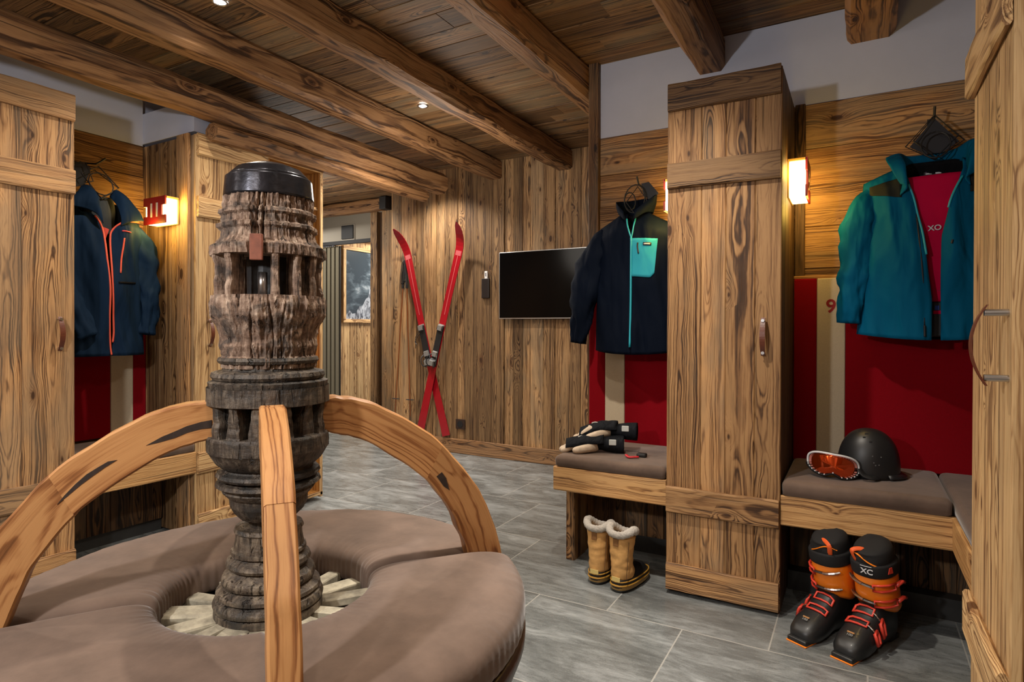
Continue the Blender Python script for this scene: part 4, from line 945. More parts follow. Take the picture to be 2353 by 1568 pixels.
# ------------------------------------------------------------------ skis, poles
REDS = plain('red_ski_topsheet', (.33, .004, .012), .3, coat=.4, var=.12, vscale=3)
def ski(label, tail, tip, y0, lean):
    """tail,tip (x,z); the shovel curves out of the wall plane"""
    t = thing('ski', label, 'ski', (tail[0], y0, tail[1]), 0, 'crossed red skis')
    dx, dz = tip[0]-tail[0], tip[1]-tail[1]; L = math.hypot(dx, dz); ux, uz = dx/L, dz/L; sx, sz = uz, -ux
    bm = nb(); rings = []
    for i in range(61):
        s_ = i/60; w_ = .036+.010*abs(s_-.48)**1.6*2
        if s_ > .93: w_ *= math.sqrt(max(.02, 1-((s_-.93)/.07)**2.2))
        cy = -.008-.14*max(0, (s_-.87)/.13)**2.0-.018*math.sin(math.pi*s_)*1
        ring = []
        for a, b in ((-1, -.006), (1, -.006), (1, .0), (-1, .0)):
            ring.append((ux*s_*L+sx*a*w_, cy+b, uz*s_*L+sz*a*w_))
        rings.append(ring)
    loft(bm, rings); o = obj('ski_body', bm, REDS, t)
    def at(s_, a, b): return Vector((ux*s_*L+sx*a, -.008-.018*math.sin(math.pi*s_)-.006+b, uz*s_*L+sz*a))
    bm = nb(); loft(bm, [[at(q, -.003, -.0008), at(q, .003, -.0008), at(q, .003, .0005), at(q, -.003, .0005)] for q in (.58+.3*k/12 for k in range(13))]); obj('top_lettering', bm, plain('faded_pink_print', (.55, .12, .12), .5), t, label='faded lettering line')
    bm = nb(); loft(bm, [[at(q, -.030, -.001), at(q, .030, -.001), at(q, .030, .001), at(q, -.030, .001)] for q in (.856, .888)]); obj('tip_band', bm, plain('pale_red_band', (.48, .09, .10), .5), t, label='pale band below the tip')
    bd = plain('binding_black', (.012, .012, .013), .5); gr = plain('binding_grey', (.30, .30, .29), .4, metal=.5)
    bm = nb(); loft(bm, [[at(q, -.032, h), at(q, .032, h), at(q, .030, 0), at(q, -.030, 0)] for q, h in ((.335, -.03), (.36, -.04), (.37, -.014), (.50, -.014), (.51, -.03), (.525, -.022))]); obj('binding_plate', bm, bd, t)
    for q, hh_ in ((.350, .055), (.392, .03), (.517, .035)):
        bm = nb(); p = at(q, 0, 0)
        loft(bm, [[at(q-.016, -.030, -.001), at(q+.016, -.030, -.001), at(q+.016, .030, -.001), at(q-.016, .030, -.001)], [at(q-.012, -.022, -hh_), at(q+.010, -.022, -hh_), at(q+.010, .022, -hh_), at(q-.012, .022, -hh_)]]); obj('binding_clamp', bm, gr, t)
    for s2 in (-1, 1):
        bm = nb(); tube(bm, catmull([at(.33, s2*.02, -.03), at(.345, s2*.052, -.05), at(.375, s2*.05, -.045), at(.39, s2*.03, -.02)], 5), .005, 7); obj('heel_wire', bm, bd, t)
    if lean < 0:
        bm = nb(); tube(bm, catmull([at(.50, -.03, -.02), at(.48, -.075, -.03), at(.455, -.085, -.03), at(.43, -.11, -.02)], 6), .003, 6); obj('leash', bm, bd, t)
        bm = nb(); tube(bm, catmull([at(.49, -.03, -.02), at(.462, -.09, -.03), at(.445, -.075, -.03)], 6), .003, 6); obj('leash', bm, bd, t)
    return t
ski('red ski crossing behind, its tip leaning to the left on the far wall', (-3.285, .155), (-3.80, 2.08), YW-.028, -1)
ski('red ski crossing in front, its tip leaning to the right on the far wall', (-3.565, .155), (-3.055, 2.08), YW-.062, 1)
for i, (x0, x1) in enumerate(((-3.906, -3.79), (-3.715, -3.775))):
    t = thing('ski_pole', ['slim ski pole left of the red skis, its basket nearer the passage', 'slim ski pole left of the red skis, its basket nearer the skis'][i], 'ski pole', (x0, YW-.03, .30), 0, 'pair of ski poles')
    dx = x1-x0; H2 = 1.50
    bm = nb(); tube(bm, [(0, 0, 0), (dx*.8, .005, H2*.82)], [.004, .006], 8); obj('shaft', bm, plain('copper_shaft', (.25, .075, .02), .35, metal=.3), t)
    bm = nb(); tube(bm, [(dx*.8, .005, H2*.82), (dx*.82, .004, H2*.84), (dx*.97, .002, H2*.96), (dx, 0, H2)], [.012, .014, .012, .010], 10); obj('grip', bm, BLACK, t)
    bm = nb(); tube(bm, catmull([(dx, 0, H2), (dx-.03, -.008, H2-.05), (dx-.035, -.008, H2-.22), (dx-.005, -.004, H2-.20)], 6), .007, 6, flat=.4); obj('wrist_strap', bm, BLACK, t)
    bm = nb(); tube(bm, [(.045*math.cos(k*math.tau/16)+dx*.1, -.045*math.sin(k*math.tau/16)*.4, .16+.0*k) for k in range(16)], .003, 6, closed=True); obj('basket', bm, BLACK, t)

# ------------------------------------------------------------------ screen, remote, socket
t = thing('television', 'black wall-mounted television half hidden by the navy jacket', 'television', (-2.70, 4.49, 1.228))
bm = nb(); cube(bm, 0, 1.03, 0, .03, 0, .575, bev=.003); obj('housing', bm, plain('silver_bezel', (.45, .46, .47), .35, metal=.8), t)
bm = nb(); cube(bm, .007, 1.023, -.002, .002, .010, .568); obj('screen', bm, SCREEN, t)
bm = nb(); cube(bm, .35, .68, .03, .072, .15, .42); obj('wall_bracket', bm, BLACK, t)
t = thing('remote_holder', 'small black leather pouch on the far wall left of the television', 'holder', (-2.872, YW-.004, 1.415))
bm = nb(); cube(bm, -.038, .038, -.026, 0, 0, .175, bev=.004); obj('pouch', bm, plain('black_leather', (.012, .008, .008), .45, bump=.2, bscale=90), t)
t = thing('remote_control', 'white remote control sticking out of the black pouch', 'remote control', (-2.868, YW-.018, 1.48))
bm = nb(); cube(bm, -.015, .015, -.007, .007, 0, .175, bev=.004); obj('case', bm, PLASTIC_W, t)
bm = nb(); cube(bm, -.006, .006, -.009, -.006, .13, .16); obj('buttons', bm, plain('grey_buttons', (.2, .2, .22), .5), t)
t = thing('wall_socket', 'brown wall socket low on the far wall right of the skis', 'socket', (-3.145, YW-.006, .27))
bm = nb(); cube(bm, -.05, .05, -.012, 0, -.045, .045, bev=.003); obj('plate', bm, plain('bronze_plate', (.05, .03, .022), .4, metal=.4), t)
bm = nb(); cyl(bm, (0, -.015, 0), (0, -.006, 0), .030, 24); obj('socket_well', bm, BLACK, t)

# ------------------------------------------------------------------ helmet and goggles
t = thing('ski_helmet', 'matt black ski helmet resting on the right bench cushion', 'helmet', (.042, 2.885, .549), rad(8))
HM = plain('matt_black_shell', (.012, .012, .013), .42, spec=.5)
bm = nb(); rings = []
for i in range(23):
    a = i/22; ph = a*math.pi/2*1.0; z = .028+.165*math.cos(ph)**.85 if a < 1 else .028; rr = math.sin(ph)**.9
    if a == 0: rr = .02
    rings.append([(.113*rr*math.cos(k*math.tau/48), .098*rr*math.sin(k*math.tau/48), z) for k in range(48)])
for z, k_ in ((.016, 1.0), (.004, .99), (.0, .95)): rings.append([(.113*k_*math.cos(k*math.tau/48), .098*k_*math.sin(k*math.tau/48), z) for k in range(48)])
loft(bm, rings); obj('shell', bm, HM, t, True)
bm = nb(); rings = []
for i in range(13):
    a = rad(-60+10*i); ro = .138-.014*abs(i-6)/6; ri = .105
    rings.append([(ri*math.cos(a), ri*.87*math.sin(a), .030), (ro*math.cos(a), .87*ro*math.sin(a), .010), (ro*math.cos(a), .87*ro*math.sin(a), .005), (ri*math.cos(a), ri*.87*math.sin(a), .018)])
loft(bm, rings); obj('brim', bm, HM, t, True)
def on_helm(x, z):
    zz = (z-.028)/.165; rr = max(.0, 1-zz**(2/.85))**.45 if zz < 1 else 0
    rr = min(1, rr); y = -.098*math.sqrt(max(0, rr*rr-(x/.113)**2)); return y
for (x, z, w_, h) in ((-.014, .176, .014, .006), (-.024, .163, .010, .006), (-.004, .148, .010, .008), (-.034, .183, .010, .004)):
    y = on_helm(x, z); bm = nb(); cube(bm, x-w_/2, x+w_/2, y-.002, y+.012, z-h/2, z+h/2, bev=.0015); obj('vent', bm, BLACK, t)
for x, z in ((.0, .095), (.030, .093), (.004, .070), (.010, .060), (.022, .062)):
    y = on_helm(x, z); bm = nb(); cube(bm, x-.002, x+.002, y-.0015, y+.01, z-.002, z+.002); obj('rivet', bm, plain('grey_rivet', (.12, .12, .12), .5), t)
t = thing('ski_goggles', 'white framed ski goggles with mirrored orange lens leaning on the helmet', 'goggles', (-.082, 2.718, .550), rad(2)); t.scale = (1.08, 1.08, 1.08)
bm = nb(); OR = plain('orange_mirror_lens', (.85, .10, .012), .08, metal=.9, coat=1)
def gog(a, k=1.0, yo=0, zs=1.0):
    """outline of the goggle front at angle a"""
    c_, s_ = math.cos(a), math.sin(a); x = .086*k*math.copysign(abs(c_)**.7, c_); z = .043*k*zs*math.copysign(abs(s_)**.75, s_)
    if s_ < 0: z += .016*math.exp(-(x/.020)**2)*k
    z += -.010*(x/.086)
    y = .55*(x*x)/.086*.9+yo; return (x, y, z+.050)
rings = [[(0*1.0+gog(a, k)[0], gog(a, k)[1]-.010*(1-k), .050+(gog(a, k)[2]-.050)) for a in (i*math.tau/48 for i in range(48))] for k in (.08, .3, .55, .78, .93)]
loft(bm, rings); obj('lens', bm, OR, t, True)
bm = nb(); wf = plain('white_frame', (.7, .7, .72), .4); n_ = 49
up_ = [gog(math.pi*(-.06+1.12*i/40), .98, .004) for i in range(41)]; tube(bm, up_, .0042, 8); obj('white_rim', bm, wf, t, True)
bm = nb(); dn = [gog(math.pi*(1.05+.90*i/40), 1.0, .006) for i in range(41)]; tube(bm, dn, .0065, 8); obj('black_rim', bm, BLACK, t, True)
for i in range(2, 39, 3):
    p = Vector(dn[i]); bm = nb(); cube(bm, p.x-.0016, p.x+.0022, p.y-.0078, p.y-.004, p.z+.001*(i%2), p.z+.0045); obj('rim_fleck', bm, wf, t)
bm = nb(); rings = [[gog(a, k, yo) for a in (i*math.tau/40 for i in range(40))] for k, yo in ((.99, .008), (1.0, .035), (.93, .052))]; loft(bm, rings, caps=False); o = obj('face_foam', bm, BLACK, t, True); o.modifiers.new('th', 'SOLIDIFY').thickness = .006
bm = nb(); tube(bm, catmull([(.085, .045, .04), (.10, .035, .02), (.13, .04, .011), (.15, .075, .010)], 6), .011, 8, flat=.35); obj('strap', bm, BLACK, t, True)

# ------------------------------------------------------------------ snow boots
TAN = plain('tan_nubuck', (.60, .335, .115), .75, var=.18, vscale=26, bump=.5, bscale=40); FLE = plain('grey_fleece_trim', (.42, .39, .35), 1, var=.2, vscale=60, bump=1, bscale=130)
RUB = plain('black_rubber', (.012, .012, .013), .45); YEL = plain('mustard_welt', (.42, .22, .03), .6)
def sect(cx, cz, a, b, n=22, tilt=0, p=.8, y=0):
    out = []
    for k in range(n):
        t_ = math.tau*k/n; c_, s_ = math.cos(t_), math.sin(t_); x = a*math.copysign(abs(c_)**p, c_); yy = b*math.copysign(abs(s_)**p, s_)
        out.append((cx+x*math.cos(tilt), yy+y, cz+x*math.sin(tilt)))
    return out
def snow_boot(label, x, y, ang, mir=1):
    t = thing('snow_boot', label, 'boot', (x, y, 0), ang, 'pair of tan snow boots')
    # local +x = toe, heel near x=0
    bm = nb(); rings = []
    for z, x0, x1, b in ((0, .0, .275, .044), (.012, -.004, .282, .049), (.03, -.006, .284, .051), (.05, -.004, .278, .050), (.064, .0, .262, .046), (.085, .05, .235, .040), (.095, .10, .21, .030)):
        rings.append(sect((x0+x1)/2, z, (x1-x0)/2, b, 28, p=.75))
    loft(bm, rings); sh = obj('rubber_shell', bm, RUB, t, True)
    for z, k in ((.034, .0045), (.052, .003)):
        bm = nb(); tube(bm, sect(.139, z, .1455, .0515, 28, p=.75), k, 6, closed=True); obj('welt_line', bm, YEL, sh)
    bm = nb(); rings = [sect(.139, z, .1440, .0515, 28, p=.75) for z in (.014, .030)]; loft(bm, rings, caps=False); o = obj('foxing_band', bm, plain('ochre_band', (.30, .19, .06), .6), sh, True)
    bm = nb(); cube(bm, -.0085, -.0045, -.022, .018, .054, .074); obj('heel_label', bm, plain('cream_label', (.65, .5, .18), .6), sh)
    bm = nb(); rings = []
    for i in range(27):
        v = i/26; z = .062+.19*v
        f = [(0, .075, .078, .045), (.12, .068, .070, .046), (.3, .055, .058, .0455), (.6, .054, .057, .048), (1, .060, .063, .056)]
        cx = lerp_tab([(a, b) for a, b, _, _ in f], v); a = lerp_tab([(a, c) for a, _, c, _ in f], v); b = lerp_tab([(a, d) for a, _, _, d in f], v)
        ring = sect(cx, z, a, b, 30, tilt=.0, p=.9)
        ring = [tuple(Vector(p)+Vector((0, 1, 0))*noise.noise(Vector((p[0]*24, p[1]*24, z*40+mir*3)))*.004+Vector((1, 0, 0))*noise.noise(Vector((p[1]*28, z*42, mir*7)))*.0045) for p in ring]
        rings.append(ring)
    loft(bm, rings); obj('shaft', bm, TAN, t, True)
    bm = nb(); pts = []
    for k in range(64):
        t_ = math.tau*k/64; zc = .262+.024*abs(math.sin(t_))**3-.006*math.cos(t_); pts.append((.060+.062*math.cos(t_)*(1 if math.cos(t_) < 0 else .9), .056*math.sin(t_), zc))
    tube(bm, pts, [.0165+.0012*math.sin(1.9*k)+.003*abs(math.sin(math.tau*k/64))**3 for k in range(64)], 14, closed=True); obj('fleece_cuff', bm, FLE, t, True)
    bm = nb(); cube(bm, -.006, .000, -.012, .014, .215, .250, bev=.002); obj('pull_tab', bm, plain('brown_tab', (.22, .10, .03), .7), t)
    bm = nb(); tube(bm, [(.020-.012*(1-q), -.046-.0055*q, .07+.17*q) for q in (0, .25, .5, .75, 1)], .0016, 5); obj('side_seam', bm, plain('seam_brown', (.12, .06, .02), .8), t)
    return t
snow_boot('tan snow boot with fleece cuff, left one of the pair under the bench', -1.018, 2.53, rad(88), 1).scale = (.90, .98, .94)
snow_boot('tan snow boot with fleece cuff, right one of the pair, nearer the locker', -.905, 2.50, rad(80), -1).scale = (.90, 1.0, .94)

# ------------------------------------------------------------------ ski boots
ORG = plain('orange_shell', (.95, .24, .012), .38, coat=.15); BSH = plain('black_shell', (.012, .0125, .0135), .42, coat=.08)
CORAL = plain('coral_buckle', (.72, .06, .035), .35); LIN = plain('black_liner', (.006, .006, .007), .8); ORP = plain('orange_strap', (.85, .12, .02), .6)
def ski_boot(label, x, y, ang, side, num):
    t = thing('ski_boot', label, 'boot', (x, y, 0), ang, 'pair of orange and black ski boots')
    # local: heel at x=0, toe +x, side=+1 -> buckles on local +y
    bm = nb(); rings = []
    for q, h, b, z0 in ((-.012, .115, .022, .012), (-.004, .140, .036, .004), (.02, .165, .044, .0), (.06, .182, .047, .0), (.10, .178, .048, .004), (.13, .150, .049, .010), (.16, .122, .051, .010), (.20, .098, .054, .004), (.24, .082, .053, .0), (.275, .064, .046, .0), (.295, .048, .034, .002), (.302, .036, .020, .006)):
        ring = []
        for k in range(24):
            t_ = math.tau*k/24; c_, s_ = math.cos(t_), math.sin(t_); yy = b*math.copysign(abs(c_)**.62, c_); hz = (h-z0)/2; zz = z0+hz+hz*math.copysign(abs(s_)**.7, s_)
            wz = 1-.28*max(0, (zz-z0)/(h-z0+1e-6)-.45); ring.append((q, yy*wz, zz))
        rings.append(ring)
    loft(bm, rings); lo = obj('lower_shell', bm, BSH, t, True)
    bm = nb(); cube(bm, .245, .315, -.034, .034, .0, .020, bev=.005); obj('toe_lug', bm, BSH, lo, True)
    bm = nb(); cube(bm, .248, .318, -.035, .035, .0, .005, bev=.002); obj('toe_sole', bm, ORG, lo)
    bm = nb(); cube(bm, -.018, .05, -.034, .034, 0, .02, bev=.005); obj('heel_lug', bm, BSH, lo, True)
    # cuff: tilted tube, front overlap
    def axis(z): return .052+(z-.12)*.24
    def cuff(zf, off=0):
        """zf: height on the axis; ring tilts down toward the heel"""
        r = []
        for k in range(28):
            t_ = math.tau*k/28; c_, s_ = math.cos(t_), math.sin(t_)
            a = .076+off+.010*(zf-.14)*3*.3; b = .060+off
            r.append((axis(zf)+a*math.copysign(abs(c_)**.85, c_), b*math.copysign(abs(s_)**.85, s_), zf+.018*c_*0-.010*c_+.010))
        return r
    def drop(r, k0):  # front edge lifts at the instep
        return [(p[0], p[1], p[2]+k0*max(0, (p[0]-.06)/.08)) for p in r]
    bm = nb(); loft(bm, [drop(cuff(.115, -.004), .035), drop(cuff(.125), .035), cuff(.17), cuff(.22), cuff(.262), cuff(.268, -.003)]); cf = obj('cuff', bm, ORG, t, True)
    bm = nb(); loft(bm, [cuff(.258, .0035), cuff(.264, .0045), cuff(.298, .0045), cuff(.304, .002)]); ps = obj('power_strap', bm, LIN, t, True)
    # liner and tongue
    bm = nb(); rings = []
    for zf, o_ in ((.25, -.006), (.30, -.006), (.325, -.004)): rings.append([(p[0], p[1], p[2]) for p in cuff(zf, o_)])
    for zc_, k_, lo_ in ((.345, 1.0, .012), (.362, .97, .028), (.374, .90, .036), (.382, .72, .034), (.385, .35, .024)):
        rings.append([(axis(zc_)-.006+.072*k_*math.cos(math.tau*k/28)-.012*(1-k_), .056*k_*math.sin(math.tau*k/28), zc_+.004-lo_*max(0, math.cos(math.tau*k/28)*.6+.4)) for k in range(28)])
    loft(bm, rings, caps=True); obj('liner', bm, LIN, t, True)
    # pull tabs
    bm = nb(); tube(bm, catmull([(axis(.31)+.060, -.030*side, .305), (axis(.32)+.075, -.035*side, .345), (axis(.32)+.05, -.005, .350), (axis(.31)+.062, .025*side, .308)], 6), .0075, 6, flat=.35); obj('pull_loop', bm, ORP, t)
    bm = nb(); tube(bm, catmull([(axis(.31)+.045, -.045*side, .325), (axis(.31)+.070, -.02*side, .335), (axis(.31)+.070, .015*side, .315), (axis(.31)+.05, .040*side, .302)], 6), .007, 6, flat=.35); obj('tongue_edge', bm, ORG, t)
    # buckles on cuff: metal lever + coral frame wrapping the front
    def onc(zf, d, off): # d degrees from front (+x) toward +side*y
        a = rad(d); c_, s_ = math.cos(a), math.sin(a)
        return Vector((axis(zf)+(.077+off)*math.copysign(abs(c_)**.85, c_), side*(.060+off)*math.copysign(abs(s_)**.85, s_), zf-.010*c_+.010))
    for zf, dz in ((.225, .012), (.165, .006)):
        bm = nb(); tube(bm, [onc(zf+dz*(1-q), -45+65*q, .005) for q in (i/8 for i in range(9))], .008, 6, flat=.45); obj('ladder_strap', bm, BSH, cf)
        bm = nb(); tube(bm, [onc(zf+dz*(1-q)+.004, -50+45*q, .010) for q in (i/6 for i in range(7))], .0045, 6); obj('metal_lever', bm, CHROME, cf)
        bm = nb(); fr = [onc(zf+.010, 18+d, .008) for d in (0, 20, 40, 62)]+[onc(zf-.012, 18+d, .008) for d in (62, 40, 20, 0)]; tube(bm, fr, .0042, 6, closed=True); obj('buckle_frame', bm, CORAL, cf, True)
        bm = nb(); tube(bm, [onc(zf, 82, .008), onc(zf+.01, 95, .015), onc(zf-.004, 112, .013)], .007, 6); obj('buckle_catch', bm, CORAL, cf, True)
    # buckles over the instep
    def onl(q, d):
        tb = [(.10, .178, .048), (.13, .150, .049), (.16, .122, .051), (.20, .098, .054), (.24, .082, .053)]
        h = lerp_tab([(a, b_) for a, b_, _ in tb], q); b = lerp_tab([(a, c) for a, _, c in tb], q)
        a = rad(d); c_, s_ = math.sin(a), math.cos(a); hz = h/2; zz = hz+hz*math.copysign(abs(s_)**.7, s_); yy = b*math.copysign(abs(c_)**.62, c_)*(1-.28*max(0, zz/h-.45))
        return Vector((q, side*yy*1.06, zz+.005))
    for q in (.150, .195):
        bm = nb(); fr = [onl(q-.010, d) for d in (-42, -20, 0, 20)]+[onl(q+.010, d) for d in (20, 0, -20, -42)]; tube(bm, fr, .0042, 6, closed=True); obj('buckle_frame', bm, CORAL, lo, True)
        bm = nb(); tube(bm, [onl(q, d) for d in (22, 35, 48, 58)], .005, 6, flat=.5); obj('ladder_strap', bm, CHROME, lo)
        bm = nb(); fr = [onl(q-.009, d) for d in (60, 75, 92)]+[onl(q+.009, d) for d in (92, 75, 60)]; tube(bm, [p+Vector((0, side*.004, 0)) for p in fr], .0055, 6, closed=True); obj('buckle_catch', bm, CORAL, lo, True)
    # marks
    M_ = LBL
    bm = nb(); cube(bm, -.011, .011, -.0007, .0007, -.010, .010); p = onl(.245, -6 if side > 0 else 6)
    text_obj('toe_number', '100', .013, plain('dim_print', (.25, .26, .26), .6), lo, (.262, 0, .0775), (rad(22), 0, rad(90)), label='small pale size number'); bm.free()
    bm = nb(); cube(bm, .2485, .2530, -.012, .010, .0800, .0835); obj('toe_badge', bm, plain('pale_orange_print', (.6, .3, .12), .6), lo)
    if num:
        p = onc(.283, 8, .0055); n_ = math.atan2(p.y, p.x-axis(.283))
        text_obj('strap_letters', num, .026, LBL, ps, (p.x+.0015, p.y, p.z), (rad(90), 0, n_+rad(90)), label='white letters '+num)
        bm = nb(); pp = [onc(.283+.019, d, .0062) for d in (-4, 4, 12, 20)]; tube(bm, pp, .0012, 5); obj('strap_line', bm, LBL, ps)
        bm = nb(); p1 = [onc(.275, 62, .006), onc(.275, 78, .006), onc(.297, 76, .006), onc(.297, 68, .006)]; loft(bm, [[tuple(v_) for v_ in p1], [tuple(v_+Vector((0, side*.0015, 0))) for v_ in p1]]); obj('strap_arrow', bm, CORAL, ps)
    return t
ski_boot('orange and black ski boot, left one, deeper under the corner bench', -.040, 2.70, rad(-118), -1, None).scale = (1.0, 1.10, 1.0)
ski_boot('orange and black ski boot, right one of the pair, letters on its strap', .100, 2.665, rad(-116), 1, 'XC').scale = (1.03, 1.10, 1.0)

# ------------------------------------------------------------------ gloves
def glove(label, loc, rot, joints, parts, group='pair of ski gloves', extra=None):
    t = thing('ski_glove', label, 'glove', loc, rot, group)
    return t
LEA = plain('cream_goatskin', (.55, .44, .33), .7, var=.2, vscale=40, bump=.5, bscale=60); GBLK = cloth('black_glove_shell', (.010, .011, .014), wr=.5, sc_=18)
def skinned(name, parent, verts, edges, radii, m, sub=2, root=0):
    me = bpy.data.meshes.new(name); me.from_pydata([Vector(v) for v in verts], edges, []); me.materials.append(m)
    o = bpy.data.objects.new(name, me); C.objects.link(o); o.parent = parent
    md = o.modifiers.new('skin', 'SKIN'); md.use_smooth_shade = True
    for i, r in enumerate(radii):
        me.skin_vertices[0].data[i].radius = (r, r) if isinstance(r, (int, float)) else r
    me.skin_vertices[0].data[root].use_root = True
    s_ = o.modifiers.new('sub', 'SUBSURF'); s_.levels = sub; s_.render_levels = sub
    return o
def make_glove(label, x, y, z, rz, curl, lift):
    """local -x = fingertips, +x = gauntlet"""
    t = thing('ski_glove', label, 'glove', (x, y, z), rz, 'pair of ski gloves')
    # palm + four fingers + thumb as one hand
    V = [(.02, 0, .040+lift), (-.03, .0, .044+lift)]; E = [(0, 1)]; Rr = [(.038, .030), (.044, .026)]
    for i, fy in enumerate((-.034, -.0115, .0115, .033)):
        b = len(V); ln = (.075, .085, .082, .066)[i]
        V += [(-.060, fy, .045+lift), (-.060-ln*.45, fy*1.05, .040+lift-.012*curl), (-.060-ln*.8, fy*1.0, .032+lift-.022*curl), (-.060-ln, fy*.95, .022+lift*.6-.006)]
        E += [(1, b), (b, b+1), (b+1, b+2), (b+2, b+3)]; Rr += [(.020, .022), (.0185, .019), (.0175, .017), .0125]
    b = len(V); V += [(-.005, -.050, .030+lift), (-.045, -.068, .022+lift*.7), (-.078, -.066, .016+lift*.5)]; E += [(0, b), (b, b+1), (b+1, b+2)]; Rr += [.023, .020, .015]
    V += [(.06, 0, .038+lift)]; E += [(0, len(V)-1)]; Rr += [(.034, .027)]
    hnd = skinned('hand', t, V, E, Rr, LEA)
    # dark back panel lying over the hand
    bm = nb(); rows = []
    for i in range(13):
        q = i/12; xx = .075-.185*q; w_ = .054+.006*math.sin(q*3); zt = .092+lift-.022*max(0, q-.45)*1.6*curl-.006*q; row = []
        for k in range(11):
            s_ = -1+k/5; row.append((xx, s_*w_, zt-.036*abs(s_)**2.2+noise.noise(Vector((xx*40, s_*2, lift*30)))*.003))
        rows.append(row)
    loft(bm, rows, caps=False, closed=False); o = obj('back_panel_cloth', bm, GBLK, t, True, label='black back of the glove'); md = o.modifiers.new('th', 'SOLIDIFY'); md.thickness = .009; md.offset = -1
    bm = nb(); rings = []
    for xx, a, b_ in ((.045, .036, .030), (.065, .036, .030), (.085, .044, .036), (.125, .052, .042), (.165, .055, .044), (.172, .054, .043), (.168, .044, .034), (.12, .038, .030)):
        rings.append([(xx, a*math.cos(k*math.tau/24), .044+lift*.85+b_*math.sin(k*math.tau/24)+noise.noise(Vector((xx*30, k*.6, lift*9)))*.003) for k in range(24)])
    loft(bm, rings); g_ = obj('gauntlet', bm, GBLK, t, True)
    bm = nb(); cube(bm, .100, .135, -.055, -.049, .048+lift, .076+lift, bev=.003); obj('patch', bm, plain('pale_print', (.5, .52, .5), .6), t, label='pale printed patch')
    bm = nb(); tube(bm, catmull([(-.02, -.02, .079+lift), (-.035, -.008, .080+lift), (-.05, -.018, .077+lift)], 4), .0035, 6); obj('trim_mark', bm, plain('pale_print2', (.55, .55, .53), .6), t)
    return t
make_glove('black and cream ski glove lying underneath, fingertips nearest the bench end', -1.150, 2.775, .541, rad(20), 1, -.004)
gl = make_glove('black and cream ski glove lying on top of the other, gauntlet upright', -1.105, 2.845, .585, rad(14), 1.8, .014)
bm = nb(); tube(bm, catmull([(-.945, 2.74, .552), (-.925, 2.72, .548), (-.905, 2.725, .549), (-.885, 2.74, .549)], 5), .008, 8, flat=.6); tag(obj('glove_clip', bm, plain('red_clip', (.45, .01, .02), .5), smooth=True), 'small red clip on the cushion just right of the gloves', 'clip')
bm = nb(); cube(bm, -.905, -.86, 2.765, 2.80, .542, .560, bev=.006); tag(obj('strap_buckle', bm, BLACK), 'small black strap end on the cushion behind the red clip', 'strap')

# ------------------------------------------------------------------ passage: partition, slatted door, framed mountain photo
bm = nb(); cube(bm, -7.2, -4.9, 5.56, 5.62, 2.235, CT); obj('wall_passage_fascia', bm, plain('greige_panel', (.36, .33, .27), .7), kind='structure')
t = thing('wall_speaker', 'small black square speaker above the passage track', 'speaker', (-5.55, 5.555, 2.345))
bm = nb(); cube(bm, -.10, .10, -.02, 0, -.085, .085, bev=.004); obj('housing', bm, BLACK, t)
bm = nb(); cube(bm, -.115, .115, -.006, 0, -.10, .10, bev=.003); obj('surround', bm, plain('greige_frame', (.42, .39, .33), .6), t)
t = thing('door_track', 'black horizontal sliding-door track across the passage', 'rail', (-6.0, 5.54, 2.215))
bm = nb(); cube(bm, -1.1, 1.10, -.02, .02, -.02, .025, bev=.002); obj('rail', bm, BLACK, t)
t = thing('slatted_door', 'tall sliding door of champagne coloured slats with black gaps', 'door', (-6.38, 5.58, 0), 0)
bm = nb(); cube(bm, 0, .66, .012, .02, .02, 2.19); obj('backing', bm, BLACK, t)
for k in range(9):
    bm = nb(); x0 = .66-.074*(k+1)+.008; cube(bm, x0, x0+.050, -.008, .012, .02, 2.19, bev=.002); obj('slat', bm, plain('champagne_metal', (.24, .215, .15), .3, metal=.3) if k == 0 else bpy.data.materials['champagne_metal'], t)
bm = nb(); fill(bm, 'y', 5.7, 8.1, 0, CT, -5.94, -5.91, .12, .18, 'z'); obj('wall_passage_side', bm, W_PALE, kind='structure')
bm = nb(); cube(bm, -5.99, -5.94, 5.66, 8.1, 0, CT); obj('wall_passage_core', bm, PLASTER, kind='structure')
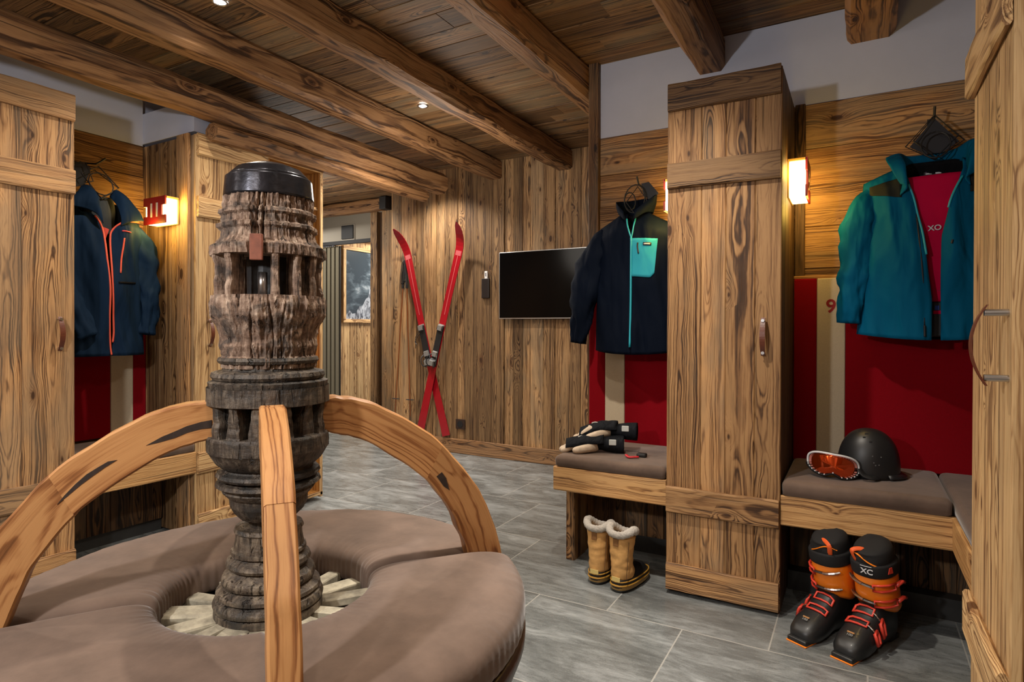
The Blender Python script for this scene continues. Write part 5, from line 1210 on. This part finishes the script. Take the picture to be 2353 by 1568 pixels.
t = thing('framed_photo', 'framed photograph of a snowy rock spire under clouds, seen through the passage', 'picture', (-5.905, 5.80, 1.215), rad(90))
PW, PH = 1.25, 1.02
bm = nb()
for a in ((0, PW, 0, .05), (0, PW, PH-.05, PH), (0, .05, .05, PH-.05), (PW-.05, PW, .05, PH-.05)):
    bx(bm, a[0], a[1], -.03, .0, a[2], a[3], 'x' if a[1]-a[0] > .5 else 'z', rnd=.9)
obj('frame', bm, W_PALE, t)
m, nt, b = mat('mountain_print_sky'); tc = N(nt, 'ShaderNodeTexCoord')
cn = noise_(nt, vm(nt, 'MULTIPLY', tc.outputs['Object'], (2.5, 1, 5.5)), 1, 6, .6, .3).outputs['Fac']
nt.links.new(ramp(nt, cn, [(.50, (.035, .048, .060)), (.60, (.10, .13, .155)), (.72, (.45, .5, .54))]), b.inputs['Base Color']); b.inputs['Roughness'].default_value = .25
bm = nb(); cube(bm, .05, PW-.05, -.014, -.008, .05, PH-.05); obj('sky_print', bm, m, t)
m, nt, b = mat('mountain_print_rock'); tc = N(nt, 'ShaderNodeTexCoord')
cn = noise_(nt, vm(nt, 'MULTIPLY', tc.outputs['Object'], (22, 1, 9)), 1, 5, .7, 1).outputs['Fac']
nt.links.new(ramp(nt, cn, [(.42, (.06, .065, .08)), (.54, (.36, .39, .44)), (.8, (.5, .53, .57))]), b.inputs['Base Color']); b.inputs['Roughness'].default_value = .25
bm = nb(); prism(bm, [(.05, .05), (.05, .09), (.12, .17), (.17, .12), (.24, .13), (.30, .22), (.37, .24), (.43, .33), (.48, .36), (.52, .52), (.56, .80), (.60, .90), (.64, .74), (.68, .50), (.75, .42), (.82, .30), (.92, .24), (1.0, .15), (1.2, .10), (1.2, .05)], -.0155, -.0145); obj('mountain_print', bm, m, t)
bm = nb(); bx(bm, -5.91, -5.80, 5.70, 8.0, 2.34, 2.48, 'y', ch=.01, n=10, wob=.004); tag(obj('wall_beam', bm, W_PALE), 'pale beam along the wall above the framed mountain photograph', 'beam')
